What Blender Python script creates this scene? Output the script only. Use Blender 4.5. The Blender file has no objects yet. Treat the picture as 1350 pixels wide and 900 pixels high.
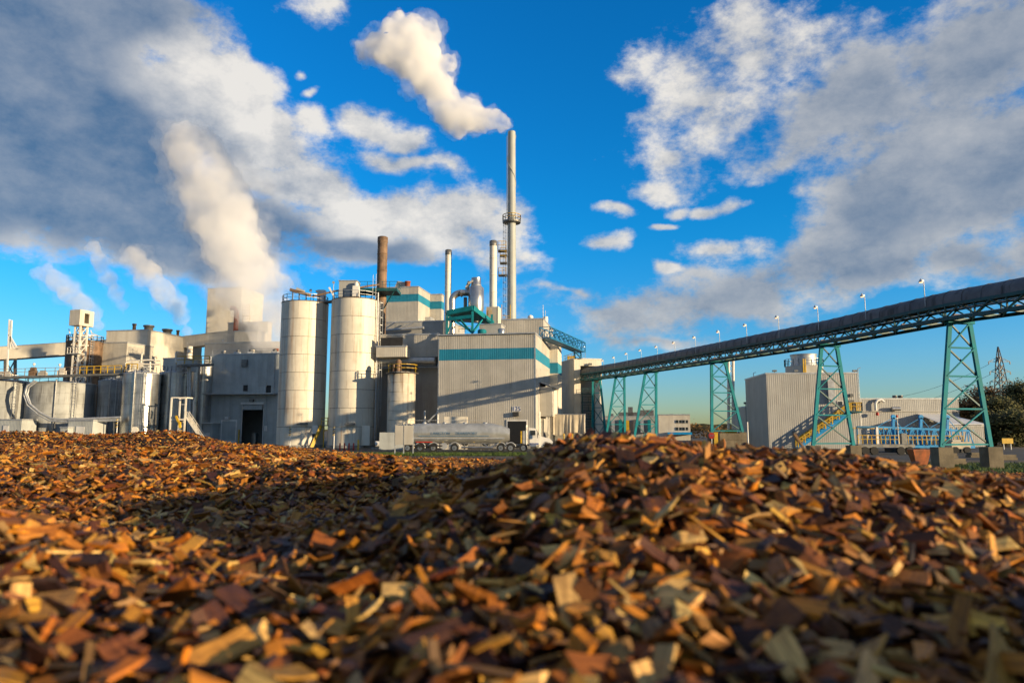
import bpy, bmesh, math, random
import numpy as np
from mathutils import Vector, Matrix, Euler, noise as mnoise
R = math.radians
rnd = random.Random(7)
sc = bpy.context.scene
COL = sc.collection

# ------------------------------------------------------------------ camera
FPX = 930.0                      # focal length in photograph pixels (1350 wide)
CAMZ = 2.8
PITCH = math.atan(116.0 / FPX)   # horizon at row 566
cam_d = bpy.data.cameras.new("camera")
cam = bpy.data.objects.new("camera", cam_d); COL.objects.link(cam)
cam.location = (0, 0, CAMZ)
cam.rotation_euler = (math.pi / 2 + PITCH, 0, 0)
cam_d.sensor_width = 36.0
cam_d.lens = 36.0 * FPX / 1350.0
cam_d.clip_start = 0.05; cam_d.clip_end = 9000
cam_d.dof.use_dof = True
cam_d.dof.focus_distance = 20.0
cam_d.dof.aperture_fstop = 3.8
sc.camera = cam

def ray(x, y):
    rx, ru = (x - 675) / FPX, (450 - y) / FPX
    return rx, math.cos(PITCH) - ru * math.sin(PITCH), math.sin(PITCH) + ru * math.cos(PITCH)
def P(x, y, Y):
    """point of the pixel's ray at depth Y"""
    a, b, c = ray(x, y); t = Y / b
    return Vector((a * t, Y, CAMZ + c * t))
def ZR(y, Y, x=675): return P(x, y, Y).z
def px(p):
    d = Vector(p) - Vector((0, 0, CAMZ))
    f = d.y * math.cos(PITCH) + d.z * math.sin(PITCH); u = -d.y * math.sin(PITCH) + d.z * math.cos(PITCH)
    return 675 + FPX * d.x / f, 450 - FPX * u / f

# ------------------------------------------------------------------ sun, exposure
SUN_EL, SUN_B = R(8.0), R(27.0)
SUN = Vector((math.cos(SUN_B) * math.cos(SUN_EL), -math.sin(SUN_B) * math.cos(SUN_EL), math.sin(SUN_EL)))
sd = bpy.data.lights.new("sun", 'SUN'); so = bpy.data.objects.new("sun", sd); COL.objects.link(so)
sd.energy = 5.0; sd.angle = R(0.5); sd.color = (1.0, 0.77, 0.47)
so.location = (60, -40, 60)
so.rotation_euler = SUN.to_track_quat('Z', 'Y').to_euler()
vs = sc.view_settings
vs.view_transform = 'Standard'; vs.look = 'None'; vs.exposure = 0.68; vs.gamma = 1.0; vs.use_curve_mapping = False
sc.cycles.use_denoising = True
sc.cycles.max_bounces = 14; sc.cycles.diffuse_bounces = 3; sc.cycles.glossy_bounces = 3
sc.cycles.volume_bounces = 12; sc.cycles.transparent_max_bounces = 14
sc.cycles.volume_max_steps = 128
sc.cycles.use_adaptive_sampling = True; sc.cycles.adaptive_threshold = 0.015

# ------------------------------------------------------------------ world: Nishita sky and a layer of clouds
w = bpy.data.worlds.new("World"); sc.world = w; w.use_nodes = True
nt = w.node_tree; nt.nodes.clear()
class NG:
    """small helper to write node maths"""
    def __init__(s, nt): s.nt = nt
    def n(s, t, **k):
        o = s.nt.nodes.new(t)
        for a, b in k.items(): setattr(o, a, b)
        return o
    def set(s, sock, v):
        if isinstance(v, (int, float, tuple, list)): sock.default_value = v
        else: s.nt.links.new(v, sock)
    def m(s, op, a, b=0.0, c=None, clamp=False):
        o = s.n('ShaderNodeMath', operation=op, use_clamp=clamp)
        s.set(o.inputs[0], a); s.set(o.inputs[1], b)
        if c is not None: s.set(o.inputs[2], c)
        return o.outputs[0]
    def v(s, op, a, b=(0, 0, 0), scale=None):
        o = s.n('ShaderNodeVectorMath', operation=op)
        s.set(o.inputs[0], a)
        if op not in ('LENGTH', 'NORMALIZE', 'SCALE'): s.set(o.inputs[1], b)
        if scale is not None: s.set(o.inputs['Scale'], scale)
        return o.outputs['Value'] if op in ('LENGTH', 'DOT_PRODUCT') else o.outputs[0]
    def noise(s, vec, scale, detail=4, rough=0.55, color=False):
        o = s.n('ShaderNodeTexNoise'); s.set(o.inputs['Vector'], vec)
        o.inputs['Scale'].default_value = scale; o.inputs['Detail'].default_value = detail; o.inputs['Roughness'].default_value = rough
        return o.outputs['Color'] if color else o.outputs['Fac']
    def smooth(s, x, a, b):
        o = s.n('ShaderNodeMapRange', interpolation_type='SMOOTHSTEP')
        s.set(o.inputs['Value'], x); o.inputs['From Min'].default_value = a; o.inputs['From Max'].default_value = b
        return o.outputs['Result']
    def mix(s, f, a, b, blend='MIX'):
        o = s.n('ShaderNodeMix', data_type='RGBA', blend_type=blend)
        s.set(o.inputs[0], f); s.set(o.inputs[6], a); s.set(o.inputs[7], b)
        return o.outputs[2]
def azel(x, y):
    a, b, c = ray(x, y); return math.atan2(a, b), math.asin(c / math.sqrt(a * a + b * b + c * c))
# cloud masses: centre column, row, half width, half height in photograph pixels, weight, grey (0 sunlit .. 1 shaded)
BLOBS = [(-60, 60, 330, 260, 1.25, 1.), (60, 200, 300, 160, 1.3, 1.), (170, 40, 150, 130, 1., .5), (250, 290, 240, 90, 1.1, 1.), (262, 130, 110, 110, .9, .3),
  (330, 190, 85, 70, .75, .1), (380, 240, 90, 60, .8, .15), (470, 290, 130, 60, .95, .3), (215, 235, 100, 70, 1.1, 1.), (470, 338, 170, 26, .8, .8), (590, 300, 110, 58, .85, .45), (680, 310, 60, 45, .45, .2),
  (130, 285, 200, 55, 1.1, 1.), (420, 20, 50, 75, .42, .3), (400, 160, 42, 28, .45, .0), (480, 170, 45, 30, .5, .0), (525, 190, 45, 25, .45, .0),
  (515, 225, 60, 20, .55, .0), (590, 235, 40, 24, .35, .1), (700, 345, 60, 26, .3, .1),
  (805, 310, 30, 17, .55, .0), (862, 348, 26, 15, .55, .0), (822, 272, 26, 11, .5, .0), (915, 268, 28, 15, .5, .1), (960, 268, 22, 12, .5, .1),
  (940, 110, 110, 100, .62, .15), (900, 190, 90, 60, .5, .1), (1010, 60, 110, 80, .6, .3), (1040, 215, 60, 22, .45, .1), (880, 235, 60, 22, .42, .0),
  (1150, 130, 190, 150, 0.70, .26), (1300, 60, 230, 160, 0.78, .26), (1320, 220, 280, 150, 0.90, .26), (1180, 280, 200, 90, 0.78, .26), (970, 335, 70, 26, .6, .1),
  (960, 385, 190, 46, 0.70, .26), (800, 405, 130, 34, 0.58, .26), (1120, 360, 190, 60, 0.78, .26), (1290, 340, 160, 60, 0.78, .26), (870, 430, 170, 18, 0.39, .26), (375, 90, 16, 10, .5, .0), (392, 118, 16, 10, .45, .0), (760, 392, 90, 12, .5, .0), (890, 296, 30, 7, .5, .0),
  (110, 320, 70, 14, .3, .2), (1000, 568, 120, 9, .5, .2), (800, 560, 100, 16, .35, .2), (1500, 250, 300, 250, 0.94, .26), (-300, 150, 250, 200, 1.2, .9)]
def cloud_group(field):
    """field: the cloud masses with their grey; otherwise only the billow texture, for shading"""
    g = bpy.data.node_groups.new("cloud_field" if field else "cloud_texture", 'ShaderNodeTree')
    g.interface.new_socket("Vector", in_out='INPUT', socket_type='NodeSocketVector')
    g.interface.new_socket("A", in_out='OUTPUT', socket_type='NodeSocketFloat')
    if field: g.interface.new_socket("B", in_out='OUTPUT', socket_type='NodeSocketFloat')
    h = NG(g); i = h.n('NodeGroupInput'); o = h.n('NodeGroupOutput'); d = i.outputs[0]
    st = h.v('MULTIPLY', d, (1, 1, 1.5))
    if not field:
        f = h.noise(st, 7.5, 8, .64)
        h.set(o.inputs[0], h.m('MULTIPLY', h.m('SUBTRACT', f, .5), 2.0))
        return g
    wv = h.v('SCALE', h.v('SUBTRACT', h.noise(st, 5, 2, .55, True), (.5, .5, .5)), scale=0.2)
    s = h.n('ShaderNodeSeparateXYZ'); h.set(s.inputs[0], d)
    az, el = h.m('ARCTAN2', s.outputs[0], s.outputs[1]), h.m('ARCSINE', s.outputs[2])
    wc = h.n('ShaderNodeSeparateXYZ'); h.set(wc.inputs[0], wv)
    c = h.n('ShaderNodeCombineXYZ'); h.set(c.inputs[0], h.m('ADD', az, wc.outputs[0])); h.set(c.inputs[1], h.m('MULTIPLY_ADD', wc.outputs[1], .6, el))
    ae = c.outputs[0]
    mx = None; gm = None; bm = None
    for (cx, cy, rx, ry, wt, gr) in BLOBS:
        a0, e0 = azel(cx, cy); a1, _ = azel(cx + rx, cy); _, e1 = azel(cx, cy - ry)
        sx, sy = 1 / (a1 - a0), 1 / (e1 - e0)
        v = h.n('ShaderNodeVectorMath', operation='MULTIPLY_ADD'); h.set(v.inputs[0], ae); v.inputs[1].default_value = (sx, sy, 0); v.inputs[2].default_value = (-a0 * sx, -e0 * sy, 0)
        b = h.m('MULTIPLY_ADD', h.v('LENGTH', v.outputs[0]), -wt, wt)
        mx = b if mx is None else h.m('SMOOTH_MAX', mx, b, .12)
        if gr >= .5 or gr == .26:
            k = h.m('MULTIPLY', b, gr if gr > .4 else .42) if gr < .95 else b
            gm = k if gm is None else h.m('SMOOTH_MAX', gm, k, .1)
        elif wt > .5:
            bm = b if bm is None else h.m('MAXIMUM', bm, b)
    # broken cover goes on out of view, its amount and grey set to neutralise ambient light
    out = h.m('MAXIMUM', h.smooth(h.m('ABSOLUTE', az), .72, .95), h.smooth(el, .62, .8))
    bg = h.m('MULTIPLY_ADD', h.m('SUBTRACT', h.noise(st, 2.2, 2, .5), .5), 3.2, h.m('MULTIPLY_ADD', out, 1.35, -1.0))
    h.set(o.inputs[0], h.m('MINIMUM', h.m('MAXIMUM', h.m('MAXIMUM', mx, bg), -1.5), .8))
    h.set(o.inputs[1], h.m('MAXIMUM', h.m('MULTIPLY_ADD', h.m('MAXIMUM', bm, 0.0), -.9, gm), h.m('SUBTRACT', h.m('MULTIPLY', bg, .8), .05)))
    return g
CF, CT = cloud_group(True), cloud_group(False)
h = NG(nt)
tc = h.n('ShaderNodeTexCoord'); D = tc.outputs['Generated']
sky = h.n('ShaderNodeTexSky', sky_type='NISHITA', sun_disc=False, sun_elevation=SUN_EL, sun_rotation=math.pi / 2 + SUN_B,
          altitude=50, air_density=1.0, dust_density=0.3, ozone_density=2.5)
hs = h.n('ShaderNodeHueSaturation'); hs.inputs['Saturation'].default_value = 1.25; hs.inputs['Value'].default_value = 1.0
h.set(hs.inputs['Color'], sky.outputs[0])
sz = h.n('ShaderNodeSeparateXYZ'); h.set(sz.inputs[0], D)
tint = h.mix(h.smooth(sz.outputs[2], -.02, .3), (1.28, 1.63, 2.55, 1), (0.18, 2.02, 2.9, 1))
skyc = h.mix(1.0, hs.outputs[0], tint, 'MULTIPLY')
gf = h.n('ShaderNodeGroup', node_tree=CF); h.set(gf.inputs[0], D)
g0 = h.n('ShaderNodeGroup', node_tree=CT); h.set(g0.inputs[0], D)
g1 = h.n('ShaderNodeGroup', node_tree=CT); h.set(g1.inputs[0], h.v('ADD', D, (.035, -.01, .03)))
den = h.m('ADD', gf.outputs[0], g0.outputs[0])
alpha = h.smooth(den, .0, .42)
dif = h.m('SUBTRACT', g0.outputs[0], g1.outputs[0])
grey = h.smooth(h.m('MULTIPLY_ADD', g0.outputs[0], .28, gf.outputs[1]), -.22, .5)
lit = h.m('MULTIPLY_ADD', dif, h.m('MULTIPLY_ADD', grey, -.62, .95), h.m('MULTIPLY_ADD', grey, -.62, .72), clamp=True)
cc = h.mix(lit, (0.95, 1.75, 3.0, 1), (9.2, 8.75, 8.0, 1))
fin = h.mix(h.m('MULTIPLY', alpha, .93), skyc, cc)
bgn = h.n('ShaderNodeBackground'); h.set(bgn.inputs[0], fin); bgn.inputs[1].default_value = 0.060
wo = h.n('ShaderNodeOutputWorld'); nt.links.new(bgn.outputs[0], wo.inputs[0])
w.cycles.sampling_method = 'MANUAL'; w.cycles.sample_map_resolution = 512
# ------------------------------------------------------------------ helpers
WLOC = {}
def tag(o, label=None, cat=None, group=None, kind=None):
    if label: o["label"] = label
    if cat: o["category"] = cat
    if group: o["group"] = group
    if kind: o["kind"] = kind
    return o
def thing(name, label, cat, loc=(0, 0, 0), group=None):
    o = bpy.data.objects.new(name, None); COL.objects.link(o)
    o.location = loc; o.empty_display_size = .3
    WLOC[o] = Vector(loc)
    return tag(o, label, cat, group)
def link(name, me, parent=None, loc=None, rotz=0.0):
    """one mesh object; world position loc"""
    o = bpy.data.objects.new(name, me); COL.objects.link(o)
    base = WLOC[parent] if parent is not None else Vector((0, 0, 0))
    if parent is not None: o.parent = parent
    o.location = Vector(loc if loc is not None else base) - base
    if rotz: o.rotation_euler = (0, 0, rotz)
    WLOC[o] = Vector(loc if loc is not None else base)
    return o
class MB:
    """collects shapes in world coordinates"""
    def __init__(s): s.v = []; s.f = []; s.mi = []; s.sm = []
    def add(s, vs, fs, mi=0, smooth=False):
        b = len(s.v); s.v += [tuple(q) for q in vs]
        s.f += [tuple(i + b for i in f) for f in fs]; s.mi += [mi] * len(fs); s.sm += [smooth] * len(fs); return s
    def box8(s, c, mi=0):
        return s.add(c, [(3, 2, 1, 0), (4, 5, 6, 7), (0, 1, 5, 4), (1, 2, 6, 5), (2, 3, 7, 6), (3, 0, 4, 7)], mi)
    def box(s, lo, hi, mi=0):
        (a, b, c), (d, e, f) = lo, hi
        return s.box8([(a, b, c), (d, b, c), (d, e, c), (a, e, c), (a, b, f), (d, b, f), (d, e, f), (a, e, f)], mi)
    def obox(s, A, U, V, z0, z1, mi=0):
        """box on a rotated footprint: corner A, edges U and V"""
        A, U, V = [Vector((q[0], q[1], 0)) for q in (A, U, V)]
        c = [A, A + U, A + U + V, A + V]
        return s.box8([(q.x, q.y, z0) for q in c] + [(q.x, q.y, z1) for q in c], mi)
    def bar(s, p, q, wd=.1, ht=None, mi=0):
        p, q = Vector(p), Vector(q); d = q - p
        if d.length < 1e-6: return s
        d.normalize(); ht = ht or wd
        sd_ = d.cross(Vector((0, 0, 1)))
        sd_ = Vector((1, 0, 0)) if sd_.length < 1e-3 else sd_.normalized()
        up = sd_.cross(d); a, b = sd_ * wd / 2, up * ht / 2
        return s.box8([p - a - b, p + a - b, q + a - b, q - a - b, p - a + b, p + a + b, q + a + b, q - a + b], mi)
    def tube(s, pts, r, n=8, mi=0, cap=True, smooth=True):
        pts = [Vector(p) for p in pts]; rs = r if isinstance(r, (list, tuple)) else [r] * len(pts)
        rings = []; ref = None
        for i, p in enumerate(pts):
            d = (pts[min(i + 1, len(pts) - 1)] - pts[max(i - 1, 0)]).normalized()
            if ref is None: ref = Vector((0, 0, 1)) if abs(d.z) < .9 else Vector((1, 0, 0))
            x = d.cross(ref); x.normalize(); y = x.cross(d).normalized(); ref = y
            rings.append([p + (x * math.cos(t) + y * math.sin(t)) * rs[i] for t in [2 * math.pi * k / n for k in range(n)]])
        vs_ = [q for rg in rings for q in rg]; fs = []
        for i in range(len(pts) - 1):
            for k in range(n):
                k2 = (k + 1) % n; fs.append((i * n + k, (i + 1) * n + k, (i + 1) * n + k2, i * n + k2))
        s.add(vs_, fs, mi, smooth)
        if cap:
            s.add(rings[0], [tuple(range(n))], mi); s.add(rings[-1], [tuple(range(n - 1, -1, -1))], mi)
        return s
    def lathe(s, c, prof, n=32, mi=0, smooth=True, cap=True):
        """prof: list of (radius, z) from bottom up"""
        c = Vector(c); vs_ = []; fs = []
        for r, z in prof:
            vs_ += [(c.x + r * math.cos(2 * math.pi * k / n), c.y + r * math.sin(2 * math.pi * k / n), c.z + z) for k in range(n)]
        for i in range(len(prof) - 1):
            for k in range(n):
                k2 = (k + 1) % n; fs.append((i * n + k, i * n + k2, (i + 1) * n + k2, (i + 1) * n + k))
        s.add(vs_, fs, mi, smooth)
        if cap:
            if prof[-1][0] > 0: s.add(vs_[-n:], [tuple(range(n))], mi)
            if prof[0][0] > 0: s.add(vs_[:n], [tuple(range(n - 1, -1, -1))], mi)
        return s
    def prism(s, poly, z0, z1, mi=0):
        n = len(poly)
        return s.add([(a, b, z0) for a, b in poly] + [(a, b, z1) for a, b in poly],
                     [tuple(range(n - 1, -1, -1)), tuple(range(n, 2 * n))] + [(i, (i + 1) % n, n + (i + 1) % n, n + i) for i in range(n)], mi)
    def slab(s, poly, off, mi=0):
        """polygon of 3-d points extruded by the vector off"""
        n = len(poly); poly = [Vector(p) for p in poly]; off = Vector(off)
        return s.add(poly + [p + off for p in poly],
                     [tuple(range(n - 1, -1, -1)), tuple(range(n, 2 * n))] + [(i, (i + 1) % n, n + (i + 1) % n, n + i) for i in range(n)], mi)
    def mesh(s, name, mats, off=(0, 0, 0)):
        me = bpy.data.meshes.new(name); o = Vector(off)
        me.from_pydata([(a - o.x, b - o.y, c - o.z) for a, b, c in s.v], [], s.f)
        for m in (mats if isinstance(mats, (list, tuple)) else [mats]): me.materials.append(M[m])
        me.polygons.foreach_set('material_index', s.mi); me.polygons.foreach_set('use_smooth', s.sm)
        bm_ = bmesh.new(); bm_.from_mesh(me); bmesh.ops.recalc_face_normals(bm_, faces=bm_.faces); bm_.to_mesh(me); bm_.free()
        return me
    def build(s, name, mats, parent=None, kind=None):
        off = WLOC[parent] if parent is not None else Vector((0, 0, 0))
        o = link(name, s.mesh(name, mats, off), parent)
        if kind: o["kind"] = kind
        return o
def lerp(a, b, t): return Vector(a) * (1 - t) + Vector(b) * t
def sub(b, a): return Vector(b) - Vector(a)

# ------------------------------------------------------------------ materials
M = {}
def mat(name, col, rough=.6, metal=0., var=.12, scale=1.5, streak=0., streak_col=(.12, .07, .03), bump=0., spec=.4, rnd_obj=0., fine=0., emit=0.):
    m = bpy.data.materials.new(name); m.use_nodes = True; t = m.node_tree; h = NG(t)
    b = t.nodes['Principled BSDF']; b.inputs['Roughness'].default_value = rough; b.inputs['Metallic'].default_value = metal
    b.inputs['Specular IOR Level'].default_value = spec
    g = h.n('ShaderNodeNewGeometry'); pos = g.outputs['Position']
    n1 = h.noise(pos, scale, 5, .6)
    dk = tuple(c * (1 - var * 1.6) for c in col) + (1,); lt = tuple(min(1, c * (1 + var)) for c in col) + (1,)
    c = h.mix(h.smooth(n1, .3, .7), dk, lt)
    if fine: c = h.mix(h.m('MULTIPLY', h.smooth(h.noise(pos, scale * 14, 3, .6), .45, .75), fine), c, tuple(q * .45 for q in col) + (1,))
    if streak:
        sv = h.v('MULTIPLY', pos, (1.1, 1.1, .06)); n2 = h.noise(sv, 1.3, 5, .65); n3 = h.noise(pos, .22, 3)
        f = h.m('MULTIPLY', h.m('MULTIPLY', h.smooth(n2, .47, .64), h.smooth(n3, .36, .56)), streak)
        c = h.mix(f, c, tuple(streak_col) + (1,))
    if rnd_obj:
        oi = h.n('ShaderNodeObjectInfo')
        c = h.mix(1., c, h.mix(oi.outputs['Random'], (1 - rnd_obj,) * 3 + (1,), (1 + rnd_obj * .6,) * 3 + (1,)), 'MULTIPLY')
    h.set(b.inputs['Base Color'], c)
    rr = h.m('MULTIPLY_ADD', n1, .25, rough - .12, clamp=True); h.set(b.inputs['Roughness'], rr)
    if bump:
        bp = h.n('ShaderNodeBump'); bp.inputs['Strength'].default_value = bump; bp.inputs['Distance'].default_value = .05
        h.set(bp.inputs['Height'], h.noise(pos, scale * 6, 4, .6)); h.set(b.inputs['Normal'], bp.outputs[0])
    if emit:
        b.inputs['Emission Color'].default_value = col + (1,); b.inputs['Emission Strength'].default_value = emit
    M[name] = m; return m
mat('cream', (.62, .57, .47), .55, var=.05, scale=.5, streak=.18, streak_col=(.3, .22, .13), rnd_obj=.06)
mat('beige', (.45, .425, .37), .55, var=.06, scale=.5, streak=.2, streak_col=(.22, .17, .11), rnd_obj=.09)
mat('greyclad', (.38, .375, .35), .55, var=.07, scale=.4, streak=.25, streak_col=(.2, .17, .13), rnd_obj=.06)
mat('slateclad', (.42, .44, .42), .55, var=.08, scale=.5, streak=.25, streak_col=(.18, .17, .15), rnd_obj=.05)
mat('bandblue', (.012, .20, .31), .5, var=.06, scale=.7, rnd_obj=.05)
mat('siloplate', (.66, .61, .50), .5, var=.05, scale=.6, streak=.45, streak_col=(.36, .2, .09), rnd_obj=.05)
mat('seam', (.13, .10, .075), .8, var=.25, scale=3)
mat('concrete', (.30, .29, .26), .85, var=.2, scale=.6, streak=.75, streak_col=(.07, .065, .06), bump=.2, fine=.25)
mat('block', (.17, .14, .095), .9, var=.2, scale=1.2, streak=.4, streak_col=(.1, .08, .05), bump=.3, fine=.3)
mat('steel', (.50, .49, .46), .33, .9, var=.12, scale=.8, streak=.4, streak_col=(.22, .19, .16), rnd_obj=.05)
mat('steeldark', (.18, .18, .17), .5, .5, var=.2, scale=1.5, streak=.3)
mat('galv', (.45, .46, .46), .5, .5, var=.12, scale=2)
mat('white', (.72, .70, .65), .5, var=.06, scale=1., streak=.25, streak_col=(.35, .25, .15))
mat('stackwhite', (.70, .66, .57), .5, var=.05, scale=.6, streak=.3, streak_col=(.32, .2, .1))
mat('stackgrey', (.36, .38, .36), .5, var=.06, scale=.5, streak=.2, streak_col=(.2, .17, .13))
mat('rustpipe', (.22, .14, .085), .7, .2, var=.25, scale=1., streak=.5, streak_col=(.07, .04, .025))
mat('redpipe', (.30, .08, .035), .65, var=.2, scale=2)
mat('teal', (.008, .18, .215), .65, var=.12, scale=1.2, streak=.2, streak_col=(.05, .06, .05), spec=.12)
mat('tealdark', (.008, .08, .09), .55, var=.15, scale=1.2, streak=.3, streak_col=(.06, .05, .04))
mat('blue', (.008, .27, .60), .5, var=.12, scale=1.5, streak=.15)
mat('bluetruss', (.01, .13, .27), .5, var=.12, scale=1.5)
mat('yellow', (.55, .34, .02), .5, var=.15, scale=2, streak=.2)
mat('black', (.012, .012, .013), .6, var=.2, scale=3)
mat('dark', (.035, .034, .033), .7, var=.25, scale=1.)
mat('glass', (.03, .035, .04), .12, var=.1, scale=2, spec=.6)
mat('rubber', (.018, .018, .018), .8, var=.2, scale=4)
mat('cover', (.12, .12, .125), .6, .2, var=.15, scale=1.2, streak=.7, streak_col=(.02, .02, .02), rnd_obj=.1)
mat('tarp', (.55, .48, .36), .85, var=.08, scale=1.5, streak=.3, streak_col=(.25, .18, .1))
mat('tanker', (.48, .48, .45), .36, .5, var=.12, scale=.9, streak=.3, streak_col=(.2, .18, .12))
mat('letter', (.12, .20, .30), .5, var=.1)
mat('letterblue', (.015, .05, .22), .5, var=.05)
mat('signred', (.28, .012, .01), .5, var=.05)
mat('red', (.42, .03, .015), .5, var=.1)
mat('hopper', (.36, .10, .03), .7, var=.25, scale=2, streak=.4)
mat('asphalt', (.055, .052, .048), .9, var=.25, scale=.5, bump=.2, fine=.3)
mat('dirt', (.10, .075, .05), .95, var=.35, scale=.4, bump=.3, fine=.3)
mat('grass', (.065, .105, .018), .8, var=.35, scale=1.2, rnd_obj=.0)
mat('chipbed', (.05, .022, .009), .95, var=.5, scale=14, bump=.5, fine=.5)
mat('leafautumn', (.16, .085, .02), .75, var=.5, scale=.7)
mat('leafgreen', (.10, .095, .025), .75, var=.45, scale=.7)
mat('bark', (.06, .045, .03), .9, var=.3, scale=3)
mat('hill', (.07, .065, .03), .95, var=.5, scale=.06, fine=.5)
mat('lampglint', (1., .62, .28), .3, var=.02, emit=1.2)  # emission stands in for the sun's reflection in the lamp heads

A0 = R(10.0)
GU = Vector((math.cos(A0), -math.sin(A0), 0)); GV = Vector((math.sin(A0), math.cos(A0), 0))
def dirs(a): return Vector((math.cos(a), -math.sin(a), 0)), Vector((math.sin(a), math.cos(a), 0))
def along(C, d, x, row=540):
    """length t so that C + d*t stands in image column x"""
    k = (x - 675) / FPX
    # X/Y' relation at the row's height is close to the ground one; use the exact depth factor
    f = math.cos(PITCH) + (566 - row) / FPX * math.sin(PITCH)
    k *= f
    return (k * C.y - C.x) / (d.x - k * d.y)
RIB = {}
def rib_mesh(wd, ht, mname, pitch=.30, dep=.014):
    """one cladding sheet: trapezoid ribs, local x 0..wd, z 0..ht, outward -y"""
    key = (round(wd, 2), round(ht, 2), mname)
    if key in RIB: return RIB[key]
    n = max(2, int(round(wd / pitch))); p = wd / n; prof = []
    for i in range(n):
        x = i * p; prof += [(x + .002, 0), (x + p * .55, 0), (x + p * .65, -dep), (x + p * .9, -dep)]
    prof += [(wd - .004, 0)]
    mb = MB(); k = len(prof)
    mb.add([(x, y - .02, 0) for x, y in prof] + [(x, y - .02, ht) for x, y in prof], [(i, i + 1, k + i + 1, k + i) for i in range(k - 1)])
    mb.add([(0, 0, 0), (wd, 0, 0), (wd, -.02, 0), (0, -.02, 0), (0, 0, ht), (wd, 0, ht), (wd, -.02, ht), (0, -.02, ht)], [(0, 4, 7, 3), (1, 2, 6, 5), (4, 5, 6, 7)])
    me = bpy.data.meshes.new("wall_panel"); me.from_pydata(mb.v, [], mb.f); me.materials.append(M[mname]); me.shade_flat()
    RIB[key] = me; return me
def clad(root, A, B, z0, z1, mname, pw=1.4, band=None, holes=(), name='wall_panel', lap=None):
    """sheets side by side from A to B (outward side is to the right of A->B seen from above turned to -y local)"""
    A, B = Vector((A[0], A[1], 0)), Vector((B[0], B[1], 0)); L = (B - A).length; d = (B - A) / L
    rz = math.atan2(d.y, d.x); n = max(1, int(round(L / pw)))
    cuts = sorted([L * i / n for i in range(n + 1)] + [c for hh in holes for c in hh[:2] if 0 < c < L])
    cuts = [c for i, c in enumerate(cuts) if i == 0 or c - cuts[i - 1] > .02]
    for i in range(len(cuts) - 1):
        s0, s1 = cuts[i], cuts[i + 1]; segs = [(z0, z1)]
        for (a, b, c, e) in holes:
            if s0 < b - .05 and s1 > a + .05:
                segs = [q for (lo, hi) in segs for q in ((lo, min(hi, c)), (max(lo, e), hi)) if q[1] - q[0] > .05]
        for lo, hi in segs:
            rows = [(lo, hi, mname)]
            if band:
                b0, b1 = band
                rows = [(lo, min(hi, b0), mname), (max(lo, b0), min(hi, b1), 'bandblue'), (max(lo, b1), hi, mname)]
            if lap: rows = [r2 for (q0, q1, mm) in rows for r2 in (((q0, min(q1, lap), mm), (max(q0, lap), q1, mm)) if mm == mname else ((q0, q1, mm),))]
            for q0, q1, mm in rows:
                if q1 - q0 < .05: continue
                p = A + d * s0
                link(name if mm != 'bandblue' else 'band_panel', rib_mesh(s1 - s0, q1 - q0 - .01, mm), root, (p.x, p.y, q0 + .005), rz)
def block(name, label, cat, xl, xc, xr, ytop, Y, mname, depth=None, a=None, band=None, pw=1.4, holes=(), holes_px=(), z0=0., parapet=.25, group=None, clad_side=True, open_front=False, lap=None, root=None, left=False, row=540):
    """a building with its front right corner in column xc at depth Y; front goes left to column xl, the right wall back to column xr.
    left=True: the left wall shows instead and xc is the front left corner, front goes right to xl, left wall back to xr"""
    u, v = dirs(A0 if a is None else a)
    C = P(xc, 566, Y); C.z = 0
    t = along(C, u, xl, row); Wd = abs(t)
    if depth is None: depth = abs(along(C, v, xr, row))
    z1 = ZR(ytop, Y, xc)
    FL = C + u * min(t, 0); FR = C + u * max(t, 0)
    r = root or thing(name, label, cat, ((FL + FR) / 2 + Vector((0, 0, z0))), group)
    bb_ = dict(FL=FL, u=u, v=v)
    holes = list(holes) + [((onface(bb_, a_, b_) - FL).dot(u), (onface(bb_, c_, b_) - FL).dot(u), max(0, onface(bb_, a_, d_).z), onface(bb_, a_, b_).z) for (a_, c_, b_, d_) in holes_px]
    core = MB()
    if open_front:
        th = .25
        core.obox(FL + v * .0, v * .0 + u * th, v * depth, z0, z1); core.obox(FR - u * th, u * th, v * depth, z0, z1)
        core.obox(FL + v * (depth - th) + u * th, u * (Wd - 2 * th), v * th, z0, z1); core.obox(FL + u * th + v * .02, u * (Wd - 2 * th), v * (depth - th - .02), z1 - th, z1)
        core.obox(FL + u * th, u * (Wd - 2 * th), v * .02, z1 - .6, z1 - th - .01)
    else:
        core.obox(FL, u * Wd, v * depth, z0, z1)
    core.build('wall', mname, r)
    clad(r, FL, FR, z0, z1, mname, pw, band, holes, lap=lap)
    if clad_side:
        clad(r, FR, FR + v * depth, z0, z1, mname, pw * 1.3, band, lap=lap)
        if left: clad(r, FL + v * depth, FL, z0, z1, mname, pw * 1.3, band)
    rf = MB(); e = .09
    rf.obox(FL - u * e - v * e, u * (Wd + 2 * e), v * (depth + 2 * e), z1 + .003, z1 + parapet)
    rf.build('roof', 'galv' if parapet < .4 else mname, r)
    return dict(root=r, FL=FL, FR=FR, u=u, v=v, W=Wd, D=depth, z1=z1, C=C)
def onface(b, x, row, out=0.):
    """point of the building's front plane in the pixel's direction"""
    a_, b_, c_ = ray(x, row); n_ = b['v']; o = b['FL']
    t = (o.x * n_.x + o.y * n_.y) / (a_ * n_.x + b_ * n_.y)
    return Vector((a_ * t, b_ * t, CAMZ + c_ * t)) - n_ * out
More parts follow.
